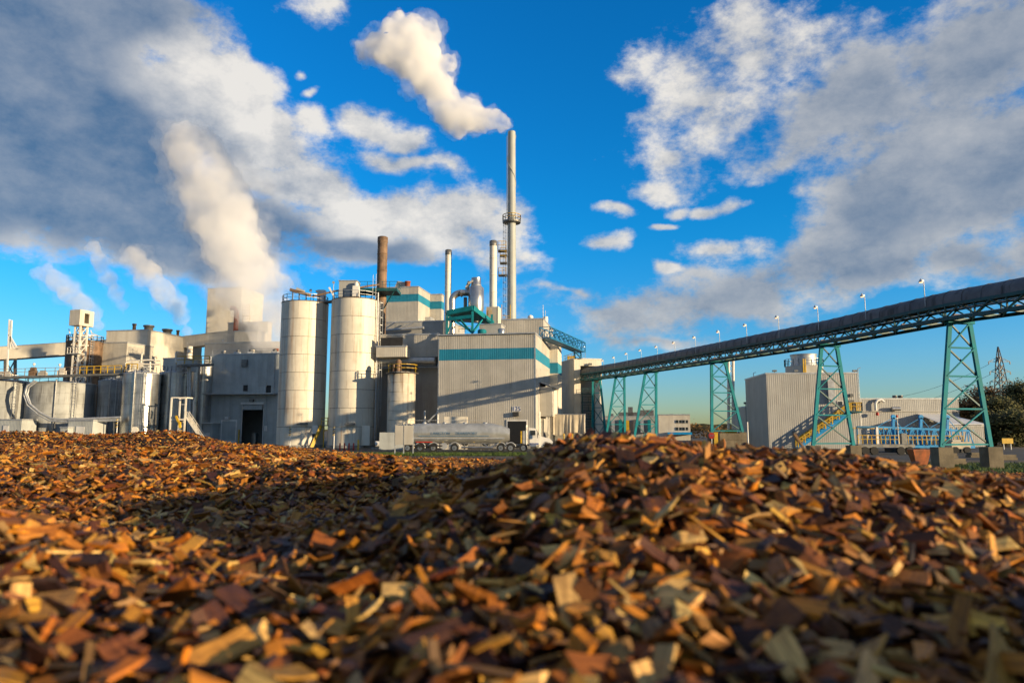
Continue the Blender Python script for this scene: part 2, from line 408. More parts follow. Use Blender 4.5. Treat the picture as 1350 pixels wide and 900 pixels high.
def rail(mb, pts, hgt=1.1, step=1.5, w_=.06, mi=0, mid=True):
    """guard rail on a path of deck points"""
    pts = [Vector(p) for p in pts]; up = Vector((0, 0, 1))
    for a, b in zip(pts, pts[1:]):
        mb.bar(a + up * hgt, b + up * hgt, w_, mi=mi)
        if mid: mb.bar(a + up * hgt * .55, b + up * hgt * .55, w_ * .8, mi=mi)
        n = max(1, int((b - a).length / step))
        for i in range(n + 1):
            q = lerp(a, b, i / n); mb.bar(q, q + up * hgt, w_, mi=mi)
def arc(c, r, a0, a1, n, z=None):
    c = Vector(c); z = c.z if z is None else z
    return [Vector((c.x + r * math.cos(a0 + (a1 - a0) * i / n), c.y + r * math.sin(a0 + (a1 - a0) * i / n), z)) for i in range(n + 1)]
def ladder(mb, p, z0, z1, out, wd=.5, mi=0, cage=True, rung=.6):
    """vertical ladder with safety hoops at plan point p, out = direction to the climber"""
    out = Vector((out[0], out[1], 0)).normalized(); sd_ = Vector((-out.y, out.x, 0)) * wd / 2; p = Vector((p[0], p[1], 0))
    for s in (-1, 1): mb.bar(p + sd_ * s + Vector((0, 0, z0)), p + sd_ * s + Vector((0, 0, z1)), .06, mi=mi)
    z = z0
    while z < z1:
        mb.bar(p - sd_ + Vector((0, 0, z)), p + sd_ + Vector((0, 0, z)), .04, mi=mi); z += rung
    if cage:
        z = z0 + 2
        while z < z1:
            a = math.atan2(out.y, out.x); cc = p + out * .15
            q = [cc + Vector((math.cos(a + t), math.sin(a + t), 0)) * .42 + Vector((0, 0, z)) for t in (-1.9, -1, 0, 1, 1.9)]
            for i in range(4): mb.bar(q[i], q[i + 1], .05, mi=mi)
            z += 1.2
        for t in (-1, 0, 1):
            q = p + out * .15 + Vector((math.cos(a + t), math.sin(a + t), 0)) * .42
            mb.bar(q + Vector((0, 0, z0 + 2)), q + Vector((0, 0, z1)), .04, mi=mi)
def ped(root, p, z0, z1, wd, m='concrete'):
    mb = MB(); q = Vector((p[0], p[1], 0)); mb.box((q.x - wd / 2, q.y - wd / 2, z0), (q.x + wd / 2, q.y + wd / 2, z1)); return mb.build('pedestal', m, root)
# ------------------------------------------------------------------ ground
def sheet(name, poly, z, m, kind='structure'):
    mb = MB(); mb.add([(a, b, z) for a, b in poly], [tuple(range(len(poly)))]); return mb.build(name, m, kind=kind)
sheet('ground', [(-2500, -600), (2500, -600), (2500, 5000), (-2500, 5000)], 0, 'dirt')
sheet('yard_pavement', [(-150, 86), (16, 86), (24, 70), (70, 60), (90, 250), (-150, 260)], .004, 'asphalt')
# ------------------------------------------------------------------ heap of wood chips: height field
def nz(x, y, s, o=0.0):
    """cheap smooth value noise, vectorised"""
    x = np.asarray(x) * s + o; y = np.asarray(y) * s + o * 1.7
    return (np.sin(x * 1.3 + 1.7 * np.sin(y * .9 + o)) + np.sin(y * 1.7 + 1.3 * np.sin(x * 1.1 + 2 * o)) + np.sin((x + y) * .8 + o)) / 3
RX = [-9, -.75, -.45, -.21, .0, .12, .19, .32, .5, .78, .92, 1.23, 1.8, 2.6, 6]
RZ = [-.29, -.285, -.25, -.165, -.085, -.04, -.022, -.03, -.075, -.105, -.125, -.165, -.15, -.08, -.1]
def H(x, y):
    x = np.asarray(x, float); y = np.asarray(y, float)
    k = x / np.maximum(y, .6)
    far = np.interp(k, [-.8, -.35, -.13, .05, .3, .9], [-.31, -.36, -.64, -.72, -.8, -.75])
    t = np.clip((y - 2.6) / 6.5, 0, 1); t = t * t * (3 - 2 * t)
    n0 = -.255 + .075 * np.clip(-x - .3, 0, 1.3) - .03 * np.clip(x, 0, 1)
    base = n0 * (1 - t) + far * t
    base = base - .06 * np.clip((.6 - y) / .6, 0, 1)
    rz = np.interp(x, RX, RZ)
    sg = np.where(y < 1.7, .8, 1.0)
    z = base + (rz - base) * np.exp(-((y - 1.7) / sg) ** 2) * (rz > base - 1)
    def bump(cx, cy, hgt, sx, sy): return hgt * np.exp(-((x - cx) / sx) ** 2 - ((y - cy) / sy) ** 2)
    z = z + bump(-.62, 3.0, .09, .5, .45) + bump(-2.1, 4.4, .07, .7, .6)
    z = z + bump(-8.2, 12.3, .26, 2.2, 1.2) + bump(-5.75, 12.2, .2, .75, 1.0) + bump(-4.6, 8.2, .07, 1.2, .8) + bump(-2.65, 10.5, .13, .5, .8)
    z = z + bump(3.3, 5.0, .10, 1.2, .6)
    z = z + bump(-1.0, .95, .12, .5, .5)
    z = z + bump(1.9, -.1, .44, .6, .55)  # unseen mound right of the view, added to shade the lower right
    z = z + .022 * nz(x, y, 2.6, .4) + .012 * nz(x, y, 7.0, 2.1) + .03 * nz(x, y, .9, 1.3) * np.clip(y / 4 - .5, 0, 1)
    d = np.minimum(np.minimum(x + 19.5, 11 - x), np.minimum(y + 7, 18.5 - y))
    return np.minimum(z + CAMZ, np.clip(d, -1, 99) * .78 - .05)
def hfield(name, xs, ys):
    X, Y = np.meshgrid(xs, ys); Z = H(X, Y) - .012
    n, m_ = X.shape; v = np.stack([X, Y, Z], -1).reshape(-1, 3)
    i = np.arange(n * m_).reshape(n, m_)
    f = np.stack([i[:-1, :-1], i[:-1, 1:], i[1:, 1:], i[1:, :-1]], -1).reshape(-1, 4)
    me = bpy.data.meshes.new(name); me.from_pydata(v.tolist(), [], f.tolist()); me.materials.append(M['chipbed'])
    for p in me.polygons: p.use_smooth = True
    o = bpy.data.objects.new(name, me); COL.objects.link(o); WLOC[o] = Vector(); o["kind"] = "structure"; return o
gx = np.concatenate([np.arange(-20, -4, .4), np.arange(-4, 4, .08), np.arange(4, 11.6, .4)])
gy = np.concatenate([np.arange(-7.4, 0, .4), np.arange(0, 4, .08), np.arange(4, 19, .3)])
hfield('chip_heap', gx, gy)
def hit(x, row):
    a, b, c = ray(x, row); ts = np.concatenate([np.arange(.2, 4, .004), np.arange(4, 25, .05)]) / b
    z = CAMZ + c * ts; g = H(a * ts, b * ts); w_ = np.where(z < g)[0]
    t = ts[w_[0]] if len(w_) else 3.
    return Vector((a * t, b * t, float(H(a * t, b * t))))

m = bpy.data.materials.new('wood'); m.use_nodes = True; h = NG(m.node_tree); pb = m.node_tree.nodes['Principled BSDF']
ac = h.n('ShaderNodeAttribute', attribute_name='chip_colour'); ag = h.n('ShaderNodeAttribute', attribute_name='grain')
gv = h.v('MULTIPLY', ag.outputs['Vector'], (14, 230, 1)); gn = h.noise(gv, 1.0, 4, .65); gb = h.noise(ag.outputs['Vector'], 38, 3, .6)
c1 = h.mix(h.smooth(gn, .3, .72), (.5, .43, .38, 1), (1.25, 1.2, 1.12, 1))
c2 = h.mix(h.m('MULTIPLY', h.smooth(gb, .48, .72), .55), c1, (.34, .28, .25, 1))
h.set(pb.inputs['Base Color'], h.mix(1., ac.outputs['Color'], c2, 'MULTIPLY'))
pb.inputs['Roughness'].default_value = .62; pb.inputs['Specular IOR Level'].default_value = .35
bp = h.n('ShaderNodeBump'); bp.inputs['Strength'].default_value = .55; bp.inputs['Distance'].default_value = .0016
h.set(bp.inputs['Height'], gn); h.set(pb.inputs['Normal'], bp.outputs[0]); M['wood'] = m
PAL = np.array([(.40, .140, .012), (.58, .225, .016), (.21, .070, .010), (.080, .027, .008), (.62, .32, .05), (.72, .46, .15), (.155, .085, .032), (.26, .075, .008), (.042, .018, .007), (.33, .185, .06)])
PNAME = ['rusty orange', 'bright orange', 'reddish brown', 'dark brown', 'golden tan', 'straw coloured', 'grey brown', 'deep russet', 'nearly black', 'dull tan']
PW = np.array([.20, .18, .11, .10, .14, .09, .07, .04, .04, .04]); PW /= PW.sum()
rng = np.random.default_rng(11)
def sample(y0, y1, dens, kx=.98, scale=1.0):
    area = kx * (y1 * y1 - y0 * y0); n = int(area * dens)
    y = np.sqrt(rng.random(n) * (y1 * y1 - y0 * y0) + y0 * y0); x = (rng.random(n) * 2 - 1) * kx * y
    return x, y, np.full(n, scale)
parts = [sample(.9, 1.6, 4600, 1.0), sample(1.6, 3, 4000), sample(3, 6, 2000, .95, 1.12), sample(6, 10, 700, .92, 1.35), sample(10, 15.5, 330, .9, 1.75)]
nn = int(2.4 * 1.0 * 4600); parts.append(((rng.random(nn) - .5) * 2.4, rng.random(nn) * 1.0 - .1, np.ones(nn)))
cx = np.concatenate([p[0] for p in parts]); cy = np.concatenate([p[1] for p in parts]); cs = np.concatenate([p[2] for p in parts])
N = len(cx)
e = .02
hx = (H(cx + e, cy) - H(cx - e, cy)) / (2 * e); hy = (H(cx, cy + e) - H(cx, cy - e)) / (2 * e)
big = rng.random(N)
lg_ = lambda mu, sg, lo, hi: np.clip(mu * np.exp(rng.normal(0, sg, N)), lo, hi)
L = lg_(.026, .44, .009, .085) * cs; W_ = np.minimum(lg_(.0165, .42, .005, .046) * cs, L * .95); T = lg_(.0036, .40, .0016, .012) * cs
sl_ = rng.random(N) < .16; W_ = np.where(sl_, W_ * .38, W_); L = np.where(sl_, L * 1.35, L)
nr_ = 1 + .16 * np.clip((1.25 - cy) / .5, 0, 1); L = L * nr_; W_ = W_ * nr_
zo = (rng.random(N) * .042 - .016) * cs
pos = np.stack([cx, cy, H(cx, cy) + zo], -1)
nrm = np.stack([-hx, -hy, np.ones(N)], -1) + rng.normal(0, .50, (N, 3)) * (.6 + .9 * rng.random((N, 1))) * np.array([1, 1, .3]); nrm /= np.linalg.norm(nrm, axis=1, keepdims=True)
yaw = rng.random(N) * 2 * np.pi
tv = np.stack([np.cos(yaw), np.sin(yaw), np.zeros(N)], -1); ax = tv - nrm * (tv * nrm).sum(1, keepdims=True); ax /= np.linalg.norm(ax, axis=1, keepdims=True)
bx_ = np.cross(nrm, ax)
ci = rng.choice(len(PAL), N, p=PW)
shade = .44 + .72 * rng.random((N, 1)) ** 1.3; colr = PAL[ci] * shade * (1 + rng.normal(0, .06, (N, 3))); colr = np.clip(colr, .01, .8)
def chip_verts(idx, seg):
    """seg+1 stations along the grain, four corners each; slanted ends, uneven outline, a slight bend and twist"""
    n = len(idx); r = rng
    l, w2, t2 = L[idx] / 2, W_[idx] / 2, T[idx] / 2
    slant = r.normal(0, 1.1, n); skew = r.normal(0, .2, n); tap = np.where(r.random(n) < .2, r.uniform(.25, .7, n), r.uniform(.78, 1.05, n)); bend = r.normal(0, .07, n); tw = r.normal(0, .12, n)
    V = np.zeros((n, seg + 1, 4, 3)); G = np.zeros((n, seg + 1, 4, 3)); off = r.random((n, 3)) * 40
    for s_ in range(seg + 1):
        u = -1 + 2 * s_ / seg
        for c_, (b_, t_) in enumerate([(-1, -1), (1, -1), (1, 1), (-1, 1)]):
            wj = 1 + r.normal(0, .07, n)
            wid = w2 * wj * (1 - (1 - tap) * (u + 1) / 2)
            a = l * u * (1 + r.normal(0, .06, n)) + t2 * t_ * slant * (1 if s_ in (0, seg) else 0) + w2 * b_ * skew
            bb = wid * b_; tt = t2 * t_ * (1 + r.normal(0, .12, n)) + bend * l * (u * u - .4) + tw * bb * u
            V[:, s_, c_] = pos[idx] + ax[idx] * a[:, None] + bx_[idx] * bb[:, None] + nrm[idx] * tt[:, None]
            G[:, s_, c_] = np.stack([a, bb + t2 * t_ * .5, tt], -1) + off
    return V.reshape(n, -1, 3), G.reshape(n, -1, 3)
def chip_faces(seg):
    f = [(0, 1, 2, 3), tuple(4 * seg + q for q in (3, 2, 1, 0))]
    for s_ in range(seg):
        for c_ in range(4):
            d_ = (c_ + 1) % 4; f.append((4 * s_ + d_, 4 * s_ + c_, 4 * s_ + 4 + c_, 4 * s_ + 4 + d_))
    return np.array(f)
def chip_mesh(name, idx, seg):
    V, G = chip_verts(idx, seg); n, k, _ = V.shape; F = chip_faces(seg); nf = len(F)
    me = bpy.data.meshes.new(name); me.vertices.add(n * k); me.vertices.foreach_set('co', V.reshape(-1).astype(np.float32))
    fi = (F[None] + (np.arange(n) * k)[:, None, None]).reshape(-1)
    me.loops.add(len(fi)); me.loops.foreach_set('vertex_index', fi.astype(np.int32))
    me.polygons.add(n * nf); me.polygons.foreach_set('loop_start', np.arange(0, 4 * n * nf, 4, dtype=np.int32)); me.polygons.foreach_set('loop_total', np.full(n * nf, 4, np.int32))
    me.update()
    a = me.attributes.new('chip_colour', 'FLOAT_COLOR', 'POINT'); cc_ = np.ones((n, k, 4), np.float32); cc_[..., :3] = colr[idx][:, None]; a.data.foreach_set('color', cc_.reshape(-1))
    a = me.attributes.new('grain', 'FLOAT_VECTOR', 'POINT'); a.data.foreach_set('vector', G.reshape(-1).astype(np.float32))
    me.materials.append(M['wood']); me.validate(); me.shade_flat(); return me
# a few chips one remembers from the photograph: column, row, length, width, thickness, colour, yaw, lift
KEEP = [(826, 588, .062, .017, .008, 1, 2.5, .02), (752, 756, .043, .040, .018, 5, .3, .02), (1038, 846, .040, .034, .014, 2, .9, .02), (700, 858, .036, .034, .012, 2, .2, .018), (45, 706, .060, .036, .012, 1, 2.4, .02),
        (1010, 583, .050, .014, .008, 4, .15, .022), (905, 735, .036, .022, .012, 5, .5, .02), (312, 775, .040, .034, .010, 1, .4, .018), (205, 690, .036, .024, .012, 5, .2, .018), (1075, 770, .048, .040, .014, 2, 1.2, .02),
        (250, 852, .036, .030, .010, 1, .3, .018), (325, 875, .040, .036, .014, 5, .2, .018), (530, 803, .034, .026, .010, 5, .1, .018), (785, 830, .044, .036, .016, 2, .7, .02), (20, 765, .034, .026, .010, 1, .1, .018), (60, 830, .05, .034, .016, 9, .5, .02)]
for j, (x_, r_, l_, w_, t_, c_, ya, lift) in enumerate(KEEP):
    q = hit(x_, r_); pos[j] = (q.x, q.y, q.z + lift); L[j], W_[j], T[j] = l_, w_, t_; ci[j] = c_; colr[j] = PAL[c_] * .9; cs[j] = 1
    nv = np.array([.1 - .3 * (j % 3), -.45, .8]); nrm[j] = nv / np.linalg.norm(nv); tv_ = np.array([math.cos(ya), math.sin(ya) * .4, .25 * math.sin(ya)])
    a_ = tv_ - nrm[j] * (tv_ @ nrm[j]); ax[j] = a_ / np.linalg.norm(a_); bx_[j] = np.cross(nrm[j], ax[j]); zo[j] = .03
# the 300 that show largest are things of their own
dv = pos - np.array([0, 0, CAMZ]); fd = dv[:, 1] * math.cos(PITCH) + dv[:, 2] * math.sin(PITCH); ud = -dv[:, 1] * math.sin(PITCH) + dv[:, 2] * math.cos(PITCH)
pxx = 675 + FPX * dv[:, 0] / np.maximum(fd, .01); pyy = 450 - FPX * ud / np.maximum(fd, .01)
face = np.abs((nrm * dv).sum(1)) / np.linalg.norm(dv, axis=1)
size = L * W_ * (.3 + face) / np.maximum(fd, .01) ** 2
okc = (fd > .3) & (pxx > 10) & (pxx < 1340) & (pyy > 560) & (pyy < 893) & (zo > .010)
size = np.where(okc, size, 0); size[:len(KEEP)] = 9
order = np.argsort(-size); hero = []; grid = {}
for j in order[:9000]:
    if size[j] <= 0: break
    g_ = (int(pxx[j] // 30), int(pyy[j] // 22))
    if any((abs(pxx[j] - pxx[q]) < 24 and abs(pyy[j] - pyy[q]) < 17) for dx in (-1, 0, 1) for dy in (-1, 0, 1) for q in grid.get((g_[0] + dx, g_[1] + dy), ())): continue
    grid.setdefault(g_, []).append(j); hero.append(j)
    if len(hero) == 300: break
hs_ = np.zeros(N, bool); hs_[hero] = True
near = np.where(~hs_ & (cy < 3.2))[0]; farc = np.where(~hs_ & (cy >= 3.2))[0]
for nm, idx, seg in (('loose_wood_chips', near, 2), ('distant_wood_chips', farc, 1)):
    o = bpy.data.objects.new(nm, chip_mesh(nm, idx, seg)); COL.objects.link(o); WLOC[o] = Vector()
    tag(o, 'mass of small orange and brown wood chips covering the near heap' if seg == 2 else 'fine orange brown wood chips spread over the farther heap', 'wood chips', kind='stuff')
def where(x, y, Y):
    if Y > 1.15 and x > 560:
        return 'on the crest of the right mound' if y < 640 else 'on the face of the right mound'
    col_ = ['far left', 'left', 'centre left', 'centre', 'centre right', 'right', 'far right'][min(6, int(x / 193))]
    return ('blurred front edge at ' if y > 830 else 'low foreground at ' if y > 760 else 'mid heap at ' if y > 680 else 'upper slope at ') + col_
labs = {}
for j in hero:
    asp = L[j] / W_[j]
    shp = 'long narrow' if asp > 2.6 else 'oblong' if asp > 1.5 else 'squarish' if T[j] < .011 else 'blocky'
    wh_ = where(pxx[j], pyy[j], pos[j][1])
    labs.setdefault(f'{shp} {PNAME[ci[j]]} wood chip' + (' ' if wh_.startswith('on') else ', ') + wh_, []).append(j)
for lab, js in labs.items():
    js.sort(key=lambda q: pxx[q])
    for n_, j in enumerate(js):
        suf = '' if len(js) == 1 else ', ' + ('leftmost one' if n_ == 0 else 'rightmost one' if n_ == len(js) - 1 else ['', 'second', 'third', 'fourth', 'fifth', 'sixth', 'seventh', 'eighth'][min(n_, 7)] + ' from left')
        me = chip_mesh('wood_chip', np.array([j]), 3)
        p = Vector(pos[j]); me.transform(Matrix.Translation(-p))
        o = bpy.data.objects.new('wood_chip', me); COL.objects.link(o); o.location = p; WLOC[o] = p
        tag(o, lab + suf, 'wood chip', 'large wood chips lying on the near heap')
# ------------------------------------------------------------------ grass verges
def grass(name, label, poly_fn, n, hgt, seed):
    r = random.Random(seed); mb = MB()
    for _ in range(n):
        x, y = poly_fn(r); a = r.random() * math.tau; hh = hgt * r.uniform(.5, 1.3); wd = hh * .16
        dx, dy = math.cos(a) * wd, math.sin(a) * wd; lx, ly = r.gauss(0, .3) * hh, r.gauss(0, .3) * hh
        mb.add([(x - dx, y - dy, 0), (x + dx, y + dy, 0), (x + lx, y + ly, hh)], [(0, 1, 2)])
    me = bpy.data.meshes.new(name); me.from_pydata(mb.v, [], mb.f); me.materials.append(M['grass'])
    o = bpy.data.objects.new(name, me); COL.objects.link(o); WLOC[o] = Vector(); tag(o, label, 'grass', kind='stuff')
sheet('grass_verge', [(-26, 76), (10, 76), (10, 84.5), (-26, 84.5)], .006, 'grass', kind='structure')
grass('verge_grass', 'short green grass along the verge in front of the tanker truck', lambda r: (r.uniform(-26, 10), r.uniform(76, 84.5)), 16000, .22, 3)
sheet('grass_patch', [(26, 38), (52, 38), (56, 60), (24, 60)], .005, 'grass', kind='structure')
grass('rough_grass', 'patchy grass round the concrete footings of the nearest conveyor trestle', lambda r: (r.uniform(24, 54), r.uniform(38, 60)), 16000, .18, 4)
# ------------------------------------------------------------------ belt conveyor with its trestles
def convY(x): return 45.1 / ((x - 675) / FPX + .24)
CPTS = [(1350, 412.5), (1264, 424), (1098, 454), (946, 477), (858, 490), (818, 496), (770, 501.5)]
cl = []
for x_, r_ in CPTS: cl.append(P(x_, r_, convY(x_)))
for q in cl: q.x = 45.1 - .24 * q.y
near0 = cl[0].copy(); near0.y = 8.; near0.x = 45.1 - .24 * 8.; near0.z = cl[0].z - .6
cl = [near0] + cl
cl[-1] = cl[-1] + Vector((-.24, 1, 0)) * 2.0
def conv_at(Y):
    for a, b in zip(cl, cl[1:]):
        if a.y <= Y <= b.y: return lerp(a, b, (Y - a.y) / (b.y - a.y))
    return cl[0].copy() if Y < cl[0].y else cl[-1].copy()
CD = Vector((-.24, 1, 0)).normalized(); CN = Vector((CD.y, -CD.x, 0))          # along, and across to the right
cv = thing('belt_conveyor', 'long covered belt conveyor on teal trusses crossing to the mill', 'conveyor', (cl[0].x, cl[0].y, 0))
HW, HT = 1.15, 2.3
Ls = [0.]
step = 2.4; Ys = np.arange(cl[0].y, cl[-1].y, step)
lens = Vector((0, 0, 1))
top = {}
for side, nm in ((-1, 'truss'), (1, 'truss')):
    mb = MB()
    for i in range(len(Ys) - 1):
        a, b = conv_at(Ys[i]) + CN * HW * side, conv_at(Ys[i + 1]) + CN * HW * side
        mb.bar(a + lens * .12, b + lens * .12, .16, .24); mb.bar(a + lens * 1.12, b + lens * 1.12, .16, .22)
        mb.bar(a + lens * .24, a + lens * 1.02, .10); m_ = (a + b) / 2
        mb.bar(a + lens * .22, m_ + lens * 1.02, .09); mb.bar(m_ + lens * 1.02, b + lens * .22, .09)
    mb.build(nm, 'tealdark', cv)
mb = MB()
for i in range(len(Ys) - 1):
    a, b = conv_at(Ys[i]), conv_at(Ys[i + 1])
    mb.bar(a + lens * .12 - CN * HW, a + lens * .12 + CN * HW, .12, .2); mb.bar(a + lens * 1.12 - CN * HW, a + lens * 1.12 + CN * HW, .1, .14)
    mb.bar(a + lens * .08 - CN * HW, b + lens * .08 + CN * HW, .08)
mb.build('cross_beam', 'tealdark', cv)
mb = MB()
for i in range(len(Ys) - 1):
    a, b = conv_at(Ys[i]), conv_at(Ys[i + 1])
    mb.bar(a + lens * .30 + CN * .25, b + lens * .30 + CN * .25, .9, .05)
    if i % 2 == 0: mb.bar(a + lens * .42 - CN * .5, a + lens * .42 + CN * .9, .16, .16, mi=1)
mb.build('return_belt', ['black', 'rustpipe'], cv)
mb = MB()
for i in range(len(Ys) - 1):
    a, b = conv_at(Ys[i]), conv_at(Ys[i + 1])
    mb.bar(a + lens * .28 - CN * (HW - .35), b + lens * .28 - CN * (HW - .35), .55, .05)
    mb.bar(a + lens * .75 - CN * (HW - .1), b + lens * .75 - CN * (HW - .1), .05)
mb.build('walkway', 'galv', cv)
# rounded cover sheets, one by one
nseg = 10
def cover_mesh(a, b):
    mb = MB(); vs_ = []
    for p in (a, b):
        for k in range(nseg + 1):
            t = math.pi * k / nseg
            vs_.append(p + CN * (-math.cos(t) * 1.12) + lens * (1.25 + .22 * min(1, math.sin(t) * 4) + math.sin(t) * .82))
    n1 = nseg + 1
    mb.add(vs_, [(k, k + 1, n1 + k + 1, n1 + k) for k in range(nseg)], 0, True)
    mb.tube([p for p in vs_[:n1]], .045, 5)
    return mb
Yc = np.arange(cl[0].y, cl[-1].y - .5, 1.55)
for i in range(len(Yc) - 1):
    a, b = conv_at(Yc[i]), conv_at(Yc[i + 1])
    if Yc[i] < 20: continue
    mb = cover_mesh(a, a + (b - a) * 1.02); mb.build('cover_sheet', 'cover', cv)
mb = MB()
for i in range(len(Ys) - 1):
    if Ys[i] < 20:
        cm = cover_mesh(conv_at(Ys[i]), conv_at(Ys[i + 1])); mb.add(cm.v, cm.f, 0, True)
mb.build('cover_sheet', 'cover', cv)
# lamps on the conveyor
LAMPS = [(805, 475), (820, 471), (837, 466), (856, 461.5), (878, 457), (902, 451.5), (930, 444.5), (963, 437), (1000, 428.5), (1044, 418), (1098, 405), (1163, 390), (1245, 371)]
for i, (x_, r_) in enumerate(LAMPS):
    Y = convY(x_); b = conv_at(Y) + lens * 1.3 - CN * 1.18; tz = P(x_, r_, Y).z
    tz = max(tz, b.z + 1.6)
    lab = {12: 'nearest lamp on a white post above the conveyor', 11: 'second nearest lamp post above the conveyor', 0: 'farthest small lamp post above the conveyor, beside the mill'}.get(i, f'lamp post above the conveyor, {["", "second", "third", "fourth", "fifth", "sixth", "seventh", "eighth", "ninth", "tenth", "eleventh"][i] if i < 11 else ""} from its mill end')
    t = thing('conveyor_lamp', lab, 'lamp', b, 'lamps along the conveyor')
    MB().tube([b, Vector((b.x, b.y, tz))], .03, 6).build('post', 'galv', t)
    hd = Vector((b.x, b.y, tz)) - CN * .25
    mb = MB(); mb.bar(Vector((b.x, b.y, tz)), hd, .07); mb.lathe(hd + lens * -.14, [(.17, 0), (.17, .05), (.09, .2), (.04, .28)], 10); mb.build('lamp_head', 'galv', t)
    MB().lathe(hd + lens * -.2, [(.03, 0), (.11, .03), (.14, .06)], 10).build('bulb', 'lampglint', t)
# trestles: columns of the two legs at the foot and at the head, row of the foot
TR = [(1241, 1306, 1252, 1278, 589, 618, 'nearest teal lattice trestle standing on two tall concrete footings'),
      (1072, 1125, 1083, 1103, 587, 606, 'teal lattice trestle in front of the grey building with stairs'),
      (938.5, 979, 938, 956, 569.5, 597, 'teal trestle with one upright and one slanted leg above the concrete block wall'),
      (834, 865, 851, 865, 585, 592, 'teal trestle with slanted left leg, right of the crossing pair of legs'),
      (797, 824, 812, 823, 586, 592, 'teal trestle whose slanted left leg crosses its neighbour'),
      (781, 800, 781.5, 791, 586, 591, 'small teal trestle beside the mill transfer tower')]
for (x0, x1, h0, h1, rf_, rg, lab) in TR:
    Y = convY((h0 + h1) / 2); c = conv_at(Y)
    def across(x, z):                                   # point of the trestle plane in column x at height z
        C = Vector((c.x, c.y, 0)); f = math.cos(PITCH) + (z - CAMZ) / Y * math.sin(PITCH); k = (x - 675) / FPX * f
        t = (k * C.y - C.x) / (CN.x - k * CN.y); q = C + CN * t; q.z = z; return q
    zf = max(.1, ZR(rf_, Y)) if rf_ < 585 or Y < 70 else .3
    zt = c.z - .02
    a0, a1, b0, b1 = across(x0, zf), across(x1, zf), across(h0, zt), across(h1, zt)
    t = thing('conveyor_trestle', lab, 'trestle', ((a0 + a1) / 2) * Vector((1, 1, 0)) if False else Vector(((a0.x + a1.x) / 2, (a0.y + a1.y) / 2, 0)), 'trestles under the conveyor')
    wl = .34
    for p, q in ((a0, b0), (a1, b1)):
        mb = MB(); mb.bar(p, q, wl * .55, wl); mb.build('leg', 'teal', t)
    MB().bar(b0 - CN * .3, b1 + CN * .3, .4, .28).build('head_beam', 'teal', t)
    n = 4 if Y < 90 else 4
    fr = [0.02, .30, .56, .79, 1.0]
    for i in range(n):
        l0, l1 = lerp(a0, b0, fr[i]), lerp(a0, b0, fr[i + 1]); r0, r1 = lerp(a1, b1, fr[i]), lerp(a1, b1, fr[i + 1])
        MB().bar(l0, r0, .12).build('strut', 'teal', t)
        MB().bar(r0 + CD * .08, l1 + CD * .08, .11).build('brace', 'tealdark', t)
        MB().bar(l0 - CD * .08, r1 - CD * .08, .09).build('brace', 'teal', t)
    for p in (a0, a1):
        if Y < 70: ped(t, p, 0, zf, 1.05 if Y < 60 else 1.0, 'block')
        elif zf > .6: ped(t, p, 0, zf, .9, 'block')
        else: ped(t, p, 0, zf, .8, 'yellow')

# ------------------------------------------------------------------ hall with the number 125
mh = block('mill_hall', 'large beige mill hall with blue band, numbered 125', 'building', 577, 706, 731, 440, 105, 'beige', band=(ZR(473, 105), ZR(458, 105)), pw=1.15,
           row=520, lap=ZR(512, 105))
r = mh['root']; u, v, FL, FR = mh['u'], mh['v'], mh['FL'], mh['FR']
def facebox(b, x0, x1, r0, r1, d0, d1, name, m, parent=None):
    """box on the front: columns x0..x1, rows r0 (top)..r1 (bottom), from d0 to d1 in front of the wall"""
    p, q = onface(b, x0, r1), onface(b, x1, r0); w2 = (Vector((q.x, q.y, 0)) - Vector((p.x, p.y, 0))).dot(b['u'])
    mb = MB(); A = Vector((p.x, p.y, 0)) - b['v'] * d1
    mb.obox(A, b['u'] * w2, b['v'] * (d1 - d0), max(p.z, .0), q.z)
    return mb.build(name, m, parent or b['root'])
facebox(mh, 668, 695.5, 553, 590, .05, .14, 'door_frame', 'white')
for x_ in (577.2, 704.9): facebox(mh, x_, x_ + 1.1, 440.5, 592, .03, .055, 'corner_trim', 'galv')
facebox(mh, 577.5, 705.5, 586.5, 592, .05, .12, 'base_flashing', 'concrete'); facebox(mh, 577, 706, 439.6, 441.2, .06, .3, 'gutter', 'galv')
facebox(mh, 602, 607, 565, 590, .05, .3, 'meter_box', 'greyclad')
facebox(mh, 669.5, 694, 555, 590, .10, .16, 'door', 'black')
facebox(mh, 677, 684, 543, 548.5, .05, .5, 'floodlight', 'dark')
def text(root, s, p, u_, size, m, off, name='lettering', thick=.01):
    cu = bpy.data.curves.new(name, 'FONT'); cu.body = s; cu.size = size; cu.extrude = thick; cu.align_x = 'CENTER'; cu.align_y = 'CENTER'
    tmp = bpy.data.objects.new(name, cu); COL.objects.link(tmp); dg = bpy.context.evaluated_depsgraph_get()
    me = bpy.data.meshes.new_from_object(tmp.evaluated_get(dg)); bpy.data.objects.remove(tmp); me.materials.clear(); me.materials.append(M[m])
    o = link(name, me, root, Vector(p) + Vector(off)); o.rotation_euler = (math.pi / 2, 0, math.atan2(u_.y, u_.x)); return o
pl = facebox(mh, 675.5, 686.5, 535.5, 542.2, .05, .09, 'number_plate', 'white')
text(r, '125', onface(mh, 681, 539, .105), u, .9, 'letterblue', (0, 0, 0), 'number')
